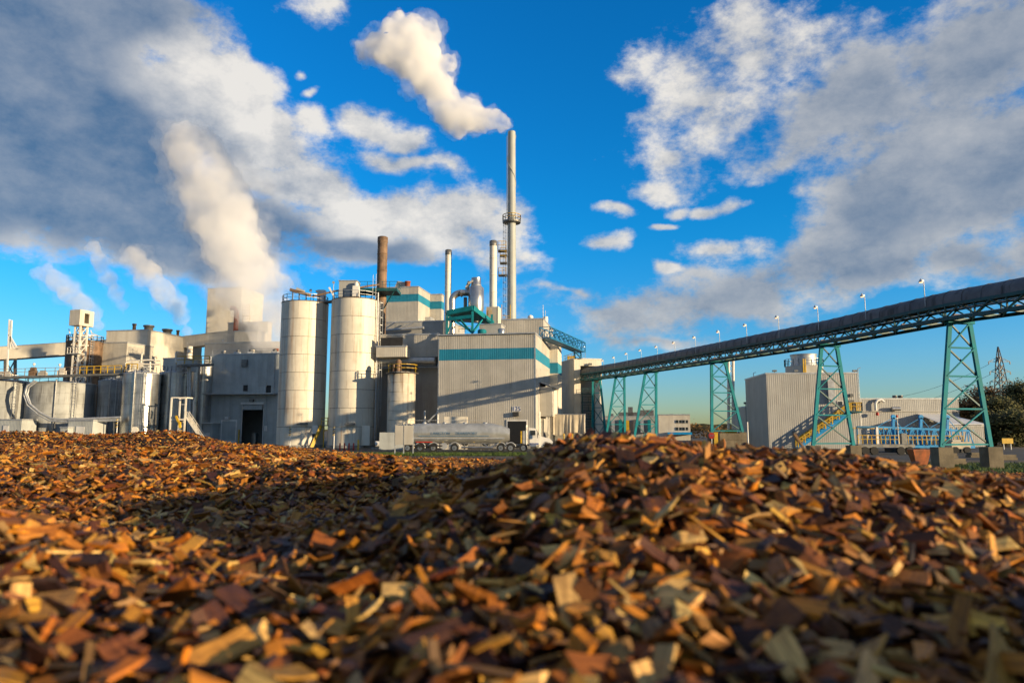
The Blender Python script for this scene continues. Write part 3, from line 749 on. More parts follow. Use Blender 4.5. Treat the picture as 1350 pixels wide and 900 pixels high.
# flat-topped annex on its right wall, pipe runs and the set-back end
C = FR + v * 4.5
mb = MB(); mb.obox(C + u * .06, u * 1.9, v * 7, ZR(549, 112), ZR(511, 112)); mb.build('side_annex', 'cream', r)
clad(r, C + u * 1.96, C + u * 1.96 + v * 7, ZR(549, 112), ZR(511, 112), 'cream'); clad(r, C + u * .06, C + u * 1.96, ZR(549, 112), ZR(511, 112), 'beige', .95)
MB().slab([C + u * .0 - v * .1 + lens * ZR(503, 110), C + u * 2.3 - v * .1 + lens * ZR(510, 110), C + u * 2.3 - v * .1 + lens * (ZR(510, 110) - .15), C - v * .1 + lens * (ZR(503, 110) - .15)], v * 7.2).build('annex_roof', 'galv', r)
mb = MB(); mb.tube([FR + u * .25 + v * 2 + lens * .2, FR + u * .25 + v * 2 + lens * 8], .09, 6); mb.tube([FR + u * .3 + v * 2.6 + lens * .2, FR + u * .3 + v * 2.6 + lens * 5.5], .12, 6); mb.build('downpipe', 'white', r)
MB().obox(FR + v * 1 + u * .1, u * .05, v * 12, 0.05, 2.4).build('base_wall', 'concrete', r)
bk = block('hall_extension', 'narrow set-back cream block with blue band behind the mill hall', 'building', 716, 736, 737.5, 452, 122, 'cream', band=(ZR(492, 122), ZR(478, 122)), depth=6, row=510)
b2 = block('roof_house', 'beige upper block with roof antenna behind the tall stack', 'building', 660, 717, 735.5, 421, 118, 'beige', depth=14, row=450)
q = onface(b2, 713, 421) + b2['v'] * 3; mb = MB(); mb.tube([q, q + lens * 3], .05, 5); mb.tube([q + b2['u'] * .4, q + b2['u'] * .4 + lens * 2], .04, 5); mb.bar(q + lens * 1.5, q + b2['u'] * .4 + lens * 1.5, .05); mb.build('antenna', 'galv', b2['root'])
q = onface(b2, 697, 421) + b2['v'] * 2; MB().lathe(q, [(.3, 0), (.3, .5), (.5, .6), (.45, .9), (.1, 1.1)], 12).build('vent', 'white', b2['root'])
q = b2['FR'] + b2['v'] * 11 - b2['u'] * 1; MB().lathe((q.x, q.y, b2['z1']), [(.45, 0), (.45, 2.2)], 12).build('vent', 'white', b2['root'])
# lower block left of the hall
cb = block('side_hall', 'beige block with recessed lower wall, left of the numbered hall', 'building', 500, 576.5, 576.5, 441, 112, 'beige', depth=12, row=500, z0=ZR(470, 112), clad_side=False)
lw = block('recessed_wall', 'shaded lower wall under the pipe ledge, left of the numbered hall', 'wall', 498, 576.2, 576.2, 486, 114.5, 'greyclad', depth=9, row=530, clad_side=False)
mb = MB(); A_, B_ = onface(cb, 497, 476, 1.0), onface(cb, 576, 476, 1.0); mb.tube([A_, B_], .55, 12); mb.build('duct', 'galv', cb['root'])
facebox(cb, 498, 576, 479.5, 484, -.2, .9, 'ledge', 'steeldark')
lo = block('lean_to', 'small cream lean-to with dark louvres behind the right silo', 'building', 496, 533, 533, 457, 109.5, 'cream', depth=2.2, row=460, z0=ZR(470, 109.5), clad_side=False)
facebox(lo, 502, 531, 444.5, 456, -.1, .1, 'louvre', 'dark')
# ------------------------------------------------------------------ boiler houses with band
bA = block('boiler_house', 'tall beige boiler house with blue band behind the silos', 'building', 500, 548.5, 569, 378.5, 150, 'beige', band=(ZR(397, 150), ZR(387.3, 150)), pw=2., row=410)
facebox(bA, 529, 533, 344, 345, 0, .1, 'cap', 'galv') if False else None
q = bA['FR'] + bA['v'] * 5 + bA['u'] * .05; MB().obox(q, bA['u'] * 1.3, bA['v'] * 3.4, ZR(419, 150), ZR(413, 150)).build('hood', 'galv', bA['root'])
q = onface(bA, 531.5, 378) + bA['v'] * 3; MB().lathe(q, [(.6, 0), (.6, 1.6), (.7, 1.65), (.7, 1.8)], 12).build('vent', 'redpipe', bA['root'])
q = onface(bA, 513, 378) + bA['v'] * 3; MB().slab([q, q + bA['u'] * 3.2, q + bA['u'] * 2.4 + lens * 1.6, q + bA['u'] * .8 + lens * 1.9], bA['v'] * 2.5).build('roof_hatch', 'greyclad', bA['root'])
bB = block('boiler_annex', 'narrow beige annex with blue band beside the boiler house', 'building', 566, 580, 585, 388.5, 158, 'beige', band=(ZR(407, 158), ZR(397, 158)), pw=2., row=410)
bC = block('terrace_block', 'low beige terrace below the boiler house with sloping pipes', 'building', 505, 592, 592, 423.5, 140, 'greyclad', depth=12, row=430, clad_side=False)
mb = MB(); mb.tube([onface(bC, 505, 437, 1.2), onface(bC, 561, 433, 1.2)], .3, 8); mb.tube([onface(bC, 510, 434, 1.), onface(bC, 523, 426, 1.)], .12, 6); mb.tube([onface(bC, 535, 432, 1.), onface(bC, 548, 426, 1.)], .12, 6); mb.build('pipe', 'galv', bC['root'])
# ------------------------------------------------------------------ stacks
def stack(name, label, x, rtop, rbot, Y, rpx, m, rings=0, cap=True, taper=1.0):
    b = P(x, rbot, Y); r_ = rpx * Y / FPX; zt = ZR(rtop, Y, x)
    t = thing(name, label, 'chimney', (b.x, b.y, b.z))
    MB().lathe(b, [(r_, 0), (r_ * taper, zt - b.z)], 28, cap=False).build('shaft', m, t)
    MB().lathe((b.x, b.y, zt - .9), [(r_ * taper * .82, -1.0), (r_ * taper * .82, 1.0)], 24, cap=False).build('liner', 'dark', t)
    if cap: MB().lathe((b.x, b.y, zt - .2), [(r_ * taper * 1.01, -.8), (r_ * taper * 1.05, -.75), (r_ * taper * 1.05, .2), (r_ * taper * .84, .2)], 28, cap=False).build('cap_ring', 'steeldark' if m != 'rustpipe' else 'rustpipe', t)
    for i in range(rings):
        z = b.z + (zt - b.z) * (i + 1) / (rings + 1); k = r_ * (1 + (taper - 1) * (i + 1) / (rings + 1))
        MB().lathe((b.x, b.y, z), [(k, -.12), (k * 1.05, -.1), (k * 1.05, .1), (k, .12)], 28, cap=False).build('flange', m, t)
    return t, b, r_, zt
ts, sb, sr, szt = stack('tall_chimney', 'tallest grey chimney with ringed platform and white plume', 674.5, 174, 442, 128, 6.1, 'stackgrey', taper=.86, cap=False)
s_top = Vector((sb.x, sb.y, szt))
mb = MB(); k = 0                                        # helical strake near the head
for st_ in range(1):
    pts = [Vector((sb.x + (sr * .89 + .03) * math.cos(t), sb.y + (sr * .89 + .03) * math.sin(t), szt - .6 - 9.5 * (t - st_ * math.pi) / math.tau)) for t in np.linspace(st_ * math.pi, st_ * math.pi + math.tau * 1.25, 40)]
    mb.tube(pts, .06, 5)
mb.build('strake', 'stackgrey', ts)
zp = ZR(292, 128)
mb = MB(); mb.lathe((sb.x, sb.y, zp), [(sr * .95, -.35), (sr * 2.0, -.3), (sr * 2.05, 0), (sr * .95, .02)], 24, smooth=False); mb.build('platform', 'steeldark', ts)
mb = MB(); ring = arc((sb.x, sb.y, zp), sr * 2., 0, math.tau, 16); rail(mb, ring, 1.15, 2., .09); mb.build('platform_rail', 'yellow', ts)
mb = MB(); ladder(mb, (sb.x - sr * 1.05, sb.y - .3, 0), zp + 1, szt - 1, (-1, -.2), cage=False); mb.build('ladder', 'galv', ts)
mb = MB(); ladder(mb, (sb.x - sr * 1.25, sb.y - .2, 0), ZR(438, 128), zp, (-1, -.3), .6); mb.build('ladder', 'galv', ts)
for (ra, rb_, wd, hgt) in ((328, 331, 1.2, 2.4), (361, 363, 1.1, 1.4), (336, 337, .8, 1.1), (346, 347, .8, 1.1)):
    z = ZR(rb_, 128); A = Vector((sb.x - sr - wd - .5, sb.y - 1.1, 0)); mb = MB(); mb.obox(A, Vector((wd + .5, 0, 0)), Vector((0, 1.6, 0)), z - .18, z); mb.build('landing', 'steeldark', ts)
    mb = MB(); a_ = [(A.x, A.y + 1.6, z), (A.x, A.y, z), (A.x + wd + .3, A.y, z)]; rail(mb, a_, 1.2 if hgt < 2 else 1.6, .6, .08); mb.build('landing_rail', 'yellow', ts)
stack('brown_chimney', 'brown ringed steel chimney rising behind the right silo', 501, 313, 470, 122, 6.6, 'rustpipe', rings=6)
t, wb, wr, wz = stack('white_chimney', 'shorter white chimney left of the silver scrubber vessel', 590, 330, 440, 139, 4.3, 'stackwhite', rings=3)
t, wb, wr, wz = stack('white_chimney', 'taller white chimney between the scrubber vessel and the tallest stack', 650, 318, 408, 135, 4.9, 'stackwhite', rings=3)
# service deck round the brown chimney
q = P(500, 381, 120); t = thing('chimney_deck', 'dark green service deck round the brown chimney', 'platform', q)
mb = MB(); mb.obox(q + Vector((-4.2, -2, 0)), Vector((7.6, 0, 0)), Vector((0, 4.5, 0)), q.z - .7, q.z - .2); mb.build('deck', 'tealdark', t)
mb = MB(); rail(mb, [q + Vector((-4.2, 2.4, -.2)), q + Vector((-4.2, -2, -.2)), q + Vector((3.4, -2, -.2)), q + Vector((3.4, 2.4, -.2))], 1.1, 1.2, .07); mb.build('guard_rail', 'tealdark', t)
mb = MB()
for dx in (-3.8, 3.): mb.bar(q + Vector((dx, -1.8, -.5)), q + Vector((dx * .25, -.9, -4)), .15)
mb.build('knee_brace', 'tealdark', t)
# ------------------------------------------------------------------ scrubber on a teal frame
Yq = 112
q = P(627.5, 412, Yq); t = thing('scrubber_vessel', 'shiny silver scrubber vessel with bent duct above the teal frame', 'vessel', q)
k = Yq / FPX; r1 = 10.4 * k
MB().lathe((q.x, q.y, 0), [(r1 * .5, ZR(425, Yq)), (r1, ZR(407, Yq)), (r1, ZR(380, Yq)), (r1 * .62, ZR(376.5, Yq)), (r1 * .62, ZR(366.5, Yq))], 28, cap=True).build('body', 'steel', t)
MB().lathe((q.x, q.y, ZR(376.3, Yq)), [(r1 * .64, -.06), (r1 * .68, -.05), (r1 * .68, .05), (r1 * .64, .06)], 24, cap=False).build('flange', 'galv', t)
pts = [P(596, 440, Yq), P(596, 396, Yq)] + [P(596 + 13 * (1 - math.cos(a_)), 396 - 10 * math.sin(a_), Yq) for a_ in np.linspace(.2, 1.5, 6)] + [P(619, 386, Yq)]
MB().tube(pts, 4.4 * k, 14).build('duct', 'steel', t)
MB().tube([P(605.5, 388, Yq), P(607.5, 386.5, Yq)], 4.9 * k, 14).build('duct_flange', 'dark', t)
MB().tube([P(613.5, 412, Yq + .5), P(613.5, 392, Yq + .5)], 2.4 * k, 10).build('downcomer', 'steeldark', t)
mb = MB(); mb.bar(P(615, 381, Yq), P(619, 371, Yq), .5, .5); mb.bar(P(617, 374, Yq - .5), P(624, 370, Yq - .5), .3); mb.build('bracket', 'beige', t)
A_ = P(590, 441, Yq - 3); t = thing('steel_frame', 'teal steel frame with diagonal braces carrying the silver vessel', 'frame', (A_.x, A_.y, mh['z1']))
zb = mh['z1']; p00 = P(589.5, 413, Yq - 3.5); p10 = P(623, 406, Yq - 4.5); p11 = P(654, 425, Yq + 3)
zt = p10.z
def W3(p, z): return Vector((p.x, p.y, z))
mb = MB(); mb.bar(W3(p00, zt - .6), W3(p10, zt), .5, .7); mb.bar(W3(p10, zt), W3(p11, zt - 1.7), .5, .8); mb.bar(W3(p00, zt - 1.6), W3(p10, zt - 1.3), .4, .5); mb.build('beam', 'teal', t)
for p in (p00, p10, W3(p10, 0) + Vector((2.9, 3, 0)), W3(p00, 0) + Vector((.6, 4, 0))): MB().bar(W3(p, zb + .25), W3(p, zt - .5), .34).build('column', 'teal', t)
for a_, b_ in ((W3(p00, zt - .9), W3(p10, zb + .5)), (W3(p10, zb + .5), W3(p10, zt - .9) + Vector((1.4, 2.0, -.6))), (W3(p00, zb + .5), W3(p00, zt - 1.6) + Vector((.9, 0, 0))), (W3(p00, zt - 1.0) + Vector((1.6, 2, 0)), W3(p10, zb + .7) + Vector((-.2, 1, 0)))): MB().bar(a_, b_, .24).build('brace', 'teal', t)
mb = MB(); mb.slab([W3(p00, zt - .95), W3(p10, zt - .35), W3(p10, zt - .35) + Vector((3.4, 6, -1.2)), W3(p00, zt - .95) + Vector((1., 6, 0))], (0, 0, -.12)); mb.build('deck', 'tealdark', t)
mb = MB(); rail(mb, [P(605, 438, Yq), P(621, 438, Yq)], 1.0, .8, .08); rail(mb, [P(596, 414, Yq - 3.2), P(611, 411, Yq - 3.2)], .4, 1, .1, mid=False); mb.build('guard_rail', 'yellow', t)
q = P(640.5, 405, 116); mb = MB(); A = P(641, 436, 114); A.z = 0
u_, v_ = dirs(A0)
th = thing('fan_house', 'cream fan house with yellow ladder beside the teal frame', 'building', (A.x, A.y, zb))
w_ = 15.5 * 114 / FPX; mb.obox(A, u_ * w_, v_ * 2.6, zb + .0, ZR(404.5, 114)); mb.build('wall', 'beige', th)
MB().obox(A + u_ * w_ + u_ * .003 - v_ * .05, u_ * .05, v_ * 2.7, zb, ZR(404.5, 114) + .1).build('side_sheet', 'cream', th)
mb = MB(); ladder(mb, A + u_ * .5 - v_ * .2, ZR(417, 114), ZR(408, 114), -v_, .7, cage=False, rung=.3); mb.build('ladder', 'yellow', th)
A = P(632, 441, 110); A.z = 0; th = thing('equipment_housing', 'low grey equipment housing on the hall roof', 'housing', (A.x, A.y, zb)); MB().obox(A, u_ * 3.5, v_ * 3, zb + .26, ZR(428, 110)).build('body', 'greyclad', th)
MB().obox(A - u_ * .1 - v_ * .1, u_ * 3.7, v_ * 3.2, ZR(428, 110) + .003, ZR(427, 110)).build('lid', 'galv', th)
q = P(635.5, 438, 107); o = tag(MB().lathe((q.x, q.y, zb + .255), [(.62, 0), (.68, .1), (.68, .55), (.5, .7), (.1, .75)], 18).build('roof_vent', 'teal'), 'squat pale green roof vent in front of the housing', 'vent')
q = P(661, 438, 107); o = tag(MB().lathe((q.x, q.y, zb + .255), [(.55, 0), (.55, .75), (.5, .8)], 18).build('roof_drum', 'steel'), 'silver roof drum left of the tallest chimney', 'drum')
# yellow stair tower left of the tall chimney
A = P(661.5, 440, 122); t = thing('yellow_stair', 'yellow stair tower climbing beside the foot of the tallest chimney', 'stairs', (A.x, A.y, zb))
for i in range(4):
    z = zb + .5 + i * 1.35; mb = MB(); rail(mb, [Vector((A.x, A.y, z)), Vector((A.x + 1.5, A.y, z))], .95, .7, .08); mb.bar((A.x - .1, A.y + .3, z), (A.x + 1.6, A.y + .3, z), .7, .1); mb.build('landing', 'yellow', t)
for dx in (0, 1.5): MB().bar((A.x + dx, A.y, zb), (A.x + dx, A.y, zb + 7.5), .12).build('post', 'yellow', t)
# ------------------------------------------------------------------ two plated silos
def silo(x, rtop, rbot, Y, rpx, label, ring_rows, name='plated_silo'):
    c = P(x, 566, Y); k = Y / FPX; r_ = rpx * k; zt = ZR(rtop, Y - r_, x)
    t = thing(name, label, 'silo', (c.x, c.y, 0))
    MB().lathe((c.x, c.y, 0), [(r_ - .06, 0), (r_ - .06, zt - .01), (.3, zt + .45), (0, zt + .5)], 48).build('core', 'seam', t)
    zs = np.linspace(0.35, zt, ring_rows + 1); npn = 14; cache = {}
    for i in range(ring_rows):
        hgt = zs[i + 1] - zs[i] - .06; da = math.tau / npn
        mb = MB(); n = 5; vs_ = []
        for z in (0, hgt):
            for j in range(n + 1):
                a = da * .006 + da * .988 * j / n; vs_.append((r_ * math.cos(a), r_ * math.sin(a), z))
        for z in (0, hgt):
            for j in range(n + 1):
                a = da * .006 + da * .988 * j / n; vs_.append(((r_ - .06) * math.cos(a), (r_ - .06) * math.sin(a), z))
        q = n + 1
        mb.add(vs_, [(j, j + 1, q + j + 1, q + j) for j in range(n)], 0, True)
        mb.add(vs_, [(2 * q + j, 2 * q + j + 1, j + 1, j) for j in range(n)] + [(q + j, q + j + 1, 3 * q + j + 1, 3 * q + j) for j in range(n)] + [(0, q, 3 * q, 2 * q), (n, 2 * q + n, 3 * q + n, q + n)])
        me = bpy.data.meshes.new('plate'); me.from_pydata(mb.v, [], mb.f); me.polygons.foreach_set('use_smooth', mb.sm); me.materials.append(M['siloplate'])
        for p_ in range(npn): link('plate', me, t, (c.x, c.y, zs[i] + .03), da * p_ + (i % 2) * da * .5 + .13 * i)
    mb = MB(); rail(mb, arc((c.x, c.y, zt + .02), r_ - .12, 0, math.tau, 20), 1.2, 3., .07); mb.build('top_rail', 'galv', t)
    MB().lathe((c.x, c.y, zt), [(r_ - .02, -.02), (r_ + .05, 0), (r_ + .05, .10), (r_ - .2, .12)], 48, cap=False).build('top_ring', 'seam', t)
    MB().lathe((c.x, c.y, 0), [(r_ + .25, 0), (r_ + .25, .3), (r_ - .05, .34)], 40, cap=False).build('base_ring', 'concrete', t)
    return t, c, r_, zt
tl, lc, lr, lz = silo(396.5, 396, 584, 114.5, 30.2, 'left cream plated silo with inclined chute on top', 8)
tr, rc, rr_, rz_ = silo(464.5, 392, 590, 113, 31.3, 'right cream plated silo with grey machine house on top', 8)
# fittings at the feet
for t, c, r_, xs_ in ((tl, lc, lr, ((400.5, 557.5), (412, 569))), (tr, rc, rr_, ((463.5, 558),))):
    for i, (x_, row) in enumerate(xs_):
        p = P(x_, row, c.y - r_); s_ = 1.1 if i == 0 else 1.9
        off = (x_ - px((c.x, c.y - r_, 3))[0]) * (c.y - r_) / FPX; yy = c.y - math.sqrt(max(.1, r_ * r_ - off * off))
        if i == 0:
            mb = MB(); mb.box((p.x - .55, yy - .5, p.z - .25), (p.x + .55, yy - .02, p.z + .1)); mb.bar((p.x - .4, yy - .45, p.z - .1), (p.x - 1.0, yy - .5, p.z - .15), .2); mb.build('fill_valve', 'steeldark', t)
        else:
            mb = MB(); mb.box((p.x - .5, yy - .4, p.z - 1.1), (p.x + .5, yy, p.z + 1.0)); mb.build('control_box', 'white', t)
            mb = MB(); mb.box((p.x - .3, yy - .44, p.z - .8), (p.x + .3, yy - .403, p.z - .3)); mb.build('box_panel', 'dark', t)
p = P(484, 571, rc.y - rr_ + .4); MB().box((p.x - .7, p.y - .7, .4), (p.x + .55, p.y - .15, p.z + 1.2)).build('access_door', 'siloplate', tr)
mb = MB(); ladder(mb, (rc.x + rr_ + .28, rc.y - .8, 0), 3, rz_, (1, -.5), .55); mb.build('ladder', 'galv', tr)
mb = MB(); mb.tube([(rc.x + rr_ + .1, rc.y - 1.6, 1), (rc.x + rr_ + .1, rc.y - 1.6, rz_ + 1.2)], .12, 6); mb.build('riser_pipe', 'galv', tr)
# equipment on the silo tops
q = Vector((rc.x - 1.1, rc.y - 1.3, rz_ + .5)); t = thing('machine_house', 'grey machine house with lit side standing on the right silo', 'housing', q)
w_ = 23 * 113 / FPX; mb = MB(); mb.box((q.x - 1.4, q.y, q.z), (q.x - 1.4 + w_, q.y + 2.4, ZR(371, 112))); mb.build('body', 'greyclad', t)
mb = MB(); mb.box((q.x - 1.5, q.y - .1, ZR(371, 112) + .003), (q.x - 1.3 + w_, q.y + 2.5, ZR(371, 112) + .15)); mb.build('roof', 'galv', t)
mb = MB(); mb.box((q.x - .4 + w_ * .5, q.y - .9, q.z), (q.x + .6 + w_ * .5, q.y - .1, q.z + 1.7)); mb.lathe((q.x + .1 + w_ * .5, q.y - .5, q.z + 1.7), [(.35, 0), (.35, .4), (.2, .7)], 10); mb.build('hopper', 'white', t)
q = Vector((rc.x + .3, rc.y + 1.0, rz_ + .4)); t = thing('antenna_mast', 'thin twin antenna mast behind the machine house', 'antenna', q)
mb = MB(); zt = ZR(362, 114); mb.tube([q + Vector((2.2, 0, 0)), (q.x + 2.2, q.y, zt)], .04, 5); mb.tube([q + Vector((2.7, 0, 0)), (q.x + 2.7, q.y, zt + .1)], .04, 5); mb.bar((q.x + 2.2, q.y, zt - .8), (q.x + 2.7, q.y, zt - .8), .05); mb.build('mast', 'galv', t)
q = P(425, 388, lc.y); t = thing('filter_housing', 'white filter housing at the right edge of the left silo top', 'housing', (q.x, q.y, lz))
k = 114 / FPX; mb = MB(); mb.box((q.x - .7, q.y - .6, lz + .3), (q.x + .5, q.y + .6, ZR(382, 114))); mb.box((q.x - 1., q.y - .5, ZR(384.5, 114)), (q.x - .703, q.y + .3, ZR(382.5, 114))); mb.build('body', 'white', t)
mb = MB(); mb.lathe((q.x, q.y - .2, lz - .5), [(.2, 0), (.5, .8)], 10); mb.build('outlet', 'white', t)
t = thing('inclined_chute', 'rusty inclined chute on trestle legs over the left silo top', 'chute', (lc.x, lc.y, lz))
a_, b_ = P(383, 382, lc.y - 1.5), P(409, 389, lc.y - 1.5)
MB().bar(a_, b_, .8, .45).build('trough', 'rustpipe', t); MB().bar(P(391, 381, lc.y - 1), P(401, 385, lc.y - 1), .5, .5).build('cover', 'beige', t)
for f in (.12, .45, .8): p = lerp(a_, b_, f); MB().bar((p.x, p.y, lz + .3), p, .16).build('leg', 'galv', t)
q = P(410, 383, lc.y); t = thing('silo_floodlight', 'round floodlight on a post above the left silo', 'lamp', (q.x, q.y, lz)); MB().tube([(q.x, q.y, lz + .3), q], .05, 5).build('post', 'galv', t)
MB().tube([q + Vector((0, -.2, 0)), q + Vector((0, .25, 0))], [.24, .12], 10).build('lamp_head', 'galv', t)
q = P(440, 372.5, rc.y - 1); t = thing('silo_floodlight', 'round floodlight at the left corner of the machine house', 'lamp', (q.x, q.y, rz_)); MB().tube([(q.x, q.y, rz_ + .3), q], .05, 5).build('post', 'galv', t)
MB().tube([q + Vector((0, -.2, 0)), q + Vector((0, .25, 0))], [.22, .12], 10).build('lamp_head', 'galv', t)
t = thing('catwalk', 'narrow bridge between the tops of the two silos', 'walkway', ((lc.x + rc.x) / 2, lc.y - .5, lz))
mb = MB(); mb.bar((lc.x + lr - .8, lc.y - .5, lz + .2), (rc.x - rr_ + .8, rc.y - .5, lz + .2), 1.2, .25); mb.build('deck', 'steeldark', t)
mb = MB(); mb.tube([P(411, 391, 112), P(440, 384, 112), P(500, 375, 116)], .16, 6); mb.build('feed_pipe', 'rustpipe', t)
mb = MB(); mb.bar(P(434, 379, 112), P(441, 392, 112), .5, .2); mb.build('hoist_arm', 'white', t)
# small stair with yellow platform between the silos
q = P(433, 560, 112); t = thing('sampling_platform', 'small yellow sampling platform with stair between the two silos', 'platform', (q.x, q.y, 0))
mb = MB(); mb.box((q.x - .9, q.y - .8, q.z - .15), (q.x + 1.0, q.y + .8, q.z)); mb.build('deck', 'steeldark', t)
mb = MB(); rail(mb, [(q.x - .9, q.y - .8, q.z), (q.x + 1., q.y - .8, q.z), (q.x + 1., q.y + .8, q.z)], 1.1, .8, .09); mb.build('guard_rail', 'yellow', t)
mb = MB(); mb.bar((q.x - 1, q.y - .8, q.z), (q.x - 2.2, q.y - 1.6, .1), .1, .3); mb.bar((q.x - 1, q.y + .1, q.z), (q.x - 2.2, q.y - .7, .1), .1, .3); mb.build('stair', 'yellow', t)
mb = MB(); mb.box((q.x + .2, q.y - .75, q.z + .1), (q.x + .8, q.y - .3, q.z + 1.6)); mb.build('cabinet', 'white', t)
for dx in (-.7, .8): MB().bar((q.x + dx, q.y, 0), (q.x + dx, q.y, q.z - .16), .14).build('post', 'yellow', t)
# small stained silo right of them
c = P(529, 566, 108); r_ = 17.6 * 108 / FPX; zt = ZR(491, 106); t = thing('stained_silo', 'small stained white silo with yellow guard rail beside the numbered hall', 'silo', (c.x, c.y, 0))
mat('stainwhite', (.60, .54, .42), .6, var=.1, scale=.7, streak=.85, streak_col=(.17, .10, .055))
MB().lathe(c * Vector((1, 1, 0)) if False else (c.x, c.y, 0), [(r_, 0), (r_, zt), (r_ * .5, zt + .3), (0, zt + .35)], 36).build('shell', 'stainwhite', t)
for i in range(7): MB().lathe((c.x, c.y, zt * (i + 1) / 8), [(r_ + .004, -.05), (r_ + .03, -.04), (r_ + .03, .04), (r_ + .004, .05)], 36, cap=False).build('hoop', 'stainwhite', t)
mb = MB(); rail(mb, arc((c.x, c.y, zt + .1), r_ + .2, -2.6, .6, 9), 1.2, .9, .09); mb.build('guard_rail', 'yellow', t)
MB().lathe((c.x, c.y, zt - .05), [(r_ + .02, 0), (r_ + .45, .03), (r_ + .45, .12), (r_ + .02, .13)], 28, cap=False).build('top_deck', 'steeldark', t)
mb = MB(); mb.lathe((c.x - .6, c.y, zt + .3), [(.45, 0), (.45, 1.6), (.2, 1.9)], 10); mb.lathe((c.x - 1.3, c.y, zt + .3), [(.3, 0), (.3, 1.2)], 10); mb.build('filter', 'rustpipe', t)
c2 = P(514, 566, 111); mb = MB(); mb.tube([(c2.x, c2.y, 0), (c2.x, c2.y, zt)], .5, 12); o = tag(mb.build('vertical_pipe', 'stackwhite'), 'pale vertical pipe squeezed beside the stained silo', 'pipe')
# ------------------------------------------------------------------ slate-coloured workshop
wk = block('workshop', 'grey blue workshop with dark open gate and thin canopy', 'building', 275, 369, 369, 466.5, 134, 'slateclad', depth=10, pw=1.5, row=530, open_front=True,
           holes_px=[(319, 347.5, 532.5, 592), (351, 357.5, 508, 517.5)])
facebox(wk, 318, 320, 532, 590, .05, .2, 'gate_jamb', 'white'); facebox(wk, 346.5, 348.5, 532, 590, .05, .2, 'gate_jamb', 'white'); facebox(wk, 318, 348.5, 530, 533, .07, .24, 'gate_lintel', 'white')
facebox(wk, 320.5, 346, 533.5, 540, -.2, .04, 'roller_box', 'slateclad')
for x0_, x1_, r0_ in ((322, 328, 571), (338, 345, 569)): facebox(wk, x0_, x1_, r0_, 590, -3.5, -2.5, 'machine', 'steel')
facebox(wk, 290.5, 313, 553, 590, .07, .16, 'roller_frame', 'white'); facebox(wk, 292.5, 311.5, 555, 580, .12, .2, 'roller_shutter', 'slateclad')
facebox(wk, 350, 358.5, 507, 518.5, .06, .14, 'window_frame', 'galv') if False else None; facebox(wk, 351, 357.5, 508, 517.5, -.3, -.2, 'window', 'dark')
facebox(wk, 319.5, 327, 474, 483, .06, .4, 'louvre', 'steeldark'); facebox(wk, 321, 327, 507.5, 515.5, .06, .14, 'window', 'dark')
facebox(wk, 241, 366, 518, 520.8, .0, 1.6, 'canopy', 'galv'); facebox(wk, 330.5, 335.5, 526, 529.5, .06, .6, 'wall_lamp', 'steeldark'); facebox(wk, 298, 303, 549, 552.5, .06, .5, 'wall_lamp', 'white')
facebox(wk, 348.5, 352.5, 561, 568, .06, .12, 'notice', 'white'); facebox(wk, 317.3, 319.8, 566, 590, .9, 1.1, 'bollard', 'yellow')
mb = MB(); x_ = onface(wk, 283, 575); A = Vector((x_.x, x_.y, 0)) - wk['v'] * 2.2; mb.obox(A - wk['u'] * 1.1, wk['u'] * 2.0, wk['v'] * 2.1, 0, ZR(558, 131)); mb.build('porch', 'slateclad', wk['root'])
MB().obox(A - wk['u'] * 1.4 - wk['v'] * .3, wk['u'] * 2.5, wk['v'] * 2.5, ZR(558, 131) + .003, ZR(556.5, 131)).build('porch_roof', 'white', wk['root'])
MB().obox(A - wk['u'] * .5 - wk['v'] * .05, wk['u'] * .95, wk['v'] * .04, .05, 2.2).build('porch_door', 'white', wk['root'])
for (x_, hh, m_) in ((205, 7, 'stackwhite'), (294.5, 8, 'stackwhite'), (333, 9, 'stackwhite'), (364.5, 10.5, 'redpipe')):
    Yv = 141; b = P(x_, 467, Yv); lab = {205: 'short white roof vent above the silver tanks', 294.5: 'short white vent pipe at the left of the workshop roof', 333: 'short pale vent pipe in the middle of the workshop roof', 364.5: 'reddish vent pipe beside the left silo'}[x_]
    zb_ = wk['z1'] if x_ > 270 else ZR(478, Yv)
    o = tag(MB().lathe((b.x, b.y, zb_), [(.36, 0), (.36, hh * Yv / FPX), (.42, hh * Yv / FPX), (.42, hh * Yv / FPX + .2)], 12).build('vent_pipe', m_), lab, 'vent')
r0 = wk['root']; mb = MB(); a_, b_ = wk['FL'] + wk['v'] * .4 + lens * (wk['z1'] + .25), wk['FR'] + wk['v'] * .4 + lens * (wk['z1'] + .25); rail(mb, [a_, b_], .9, 2.2, .05); mb.build('roof_rail', 'galv', r0)
mb = MB(); mb.tube([onface(wk, 279, 470, .25), onface(wk, 279, 516, .25)], .1, 7); mb.tube([onface(wk, 362, 468, .25), onface(wk, 362, 516, .25)], .08, 7); mb.tube([onface(wk, 315, 524, .2), onface(wk, 352, 524, .2), onface(wk, 352, 558, .2)], .05, 6); mb.build('downpipe', 'galv', r0)
for x_, lab in ((300, 'small roof fan left of centre on the workshop'), (318, 'square air handler in the middle of the workshop roof'), (350, 'small roof fan near the right end of the workshop')):
    q = onface(wk, x_, 466) + wk['v'] * 3.5; q.z = wk['z1'] + .25; t_ = thing('roof_fan', lab, 'fan', q)
    MB().box((q.x - .6, q.y - .5, q.z), (q.x + .6, q.y + .5, q.z + .7)).build('housing', 'galv', t_); MB().lathe(q + lens * .7, [(.4, 0), (.4, .25), (.5, .3), (.2, .5)], 12).build('cowl', 'steeldark', t_)
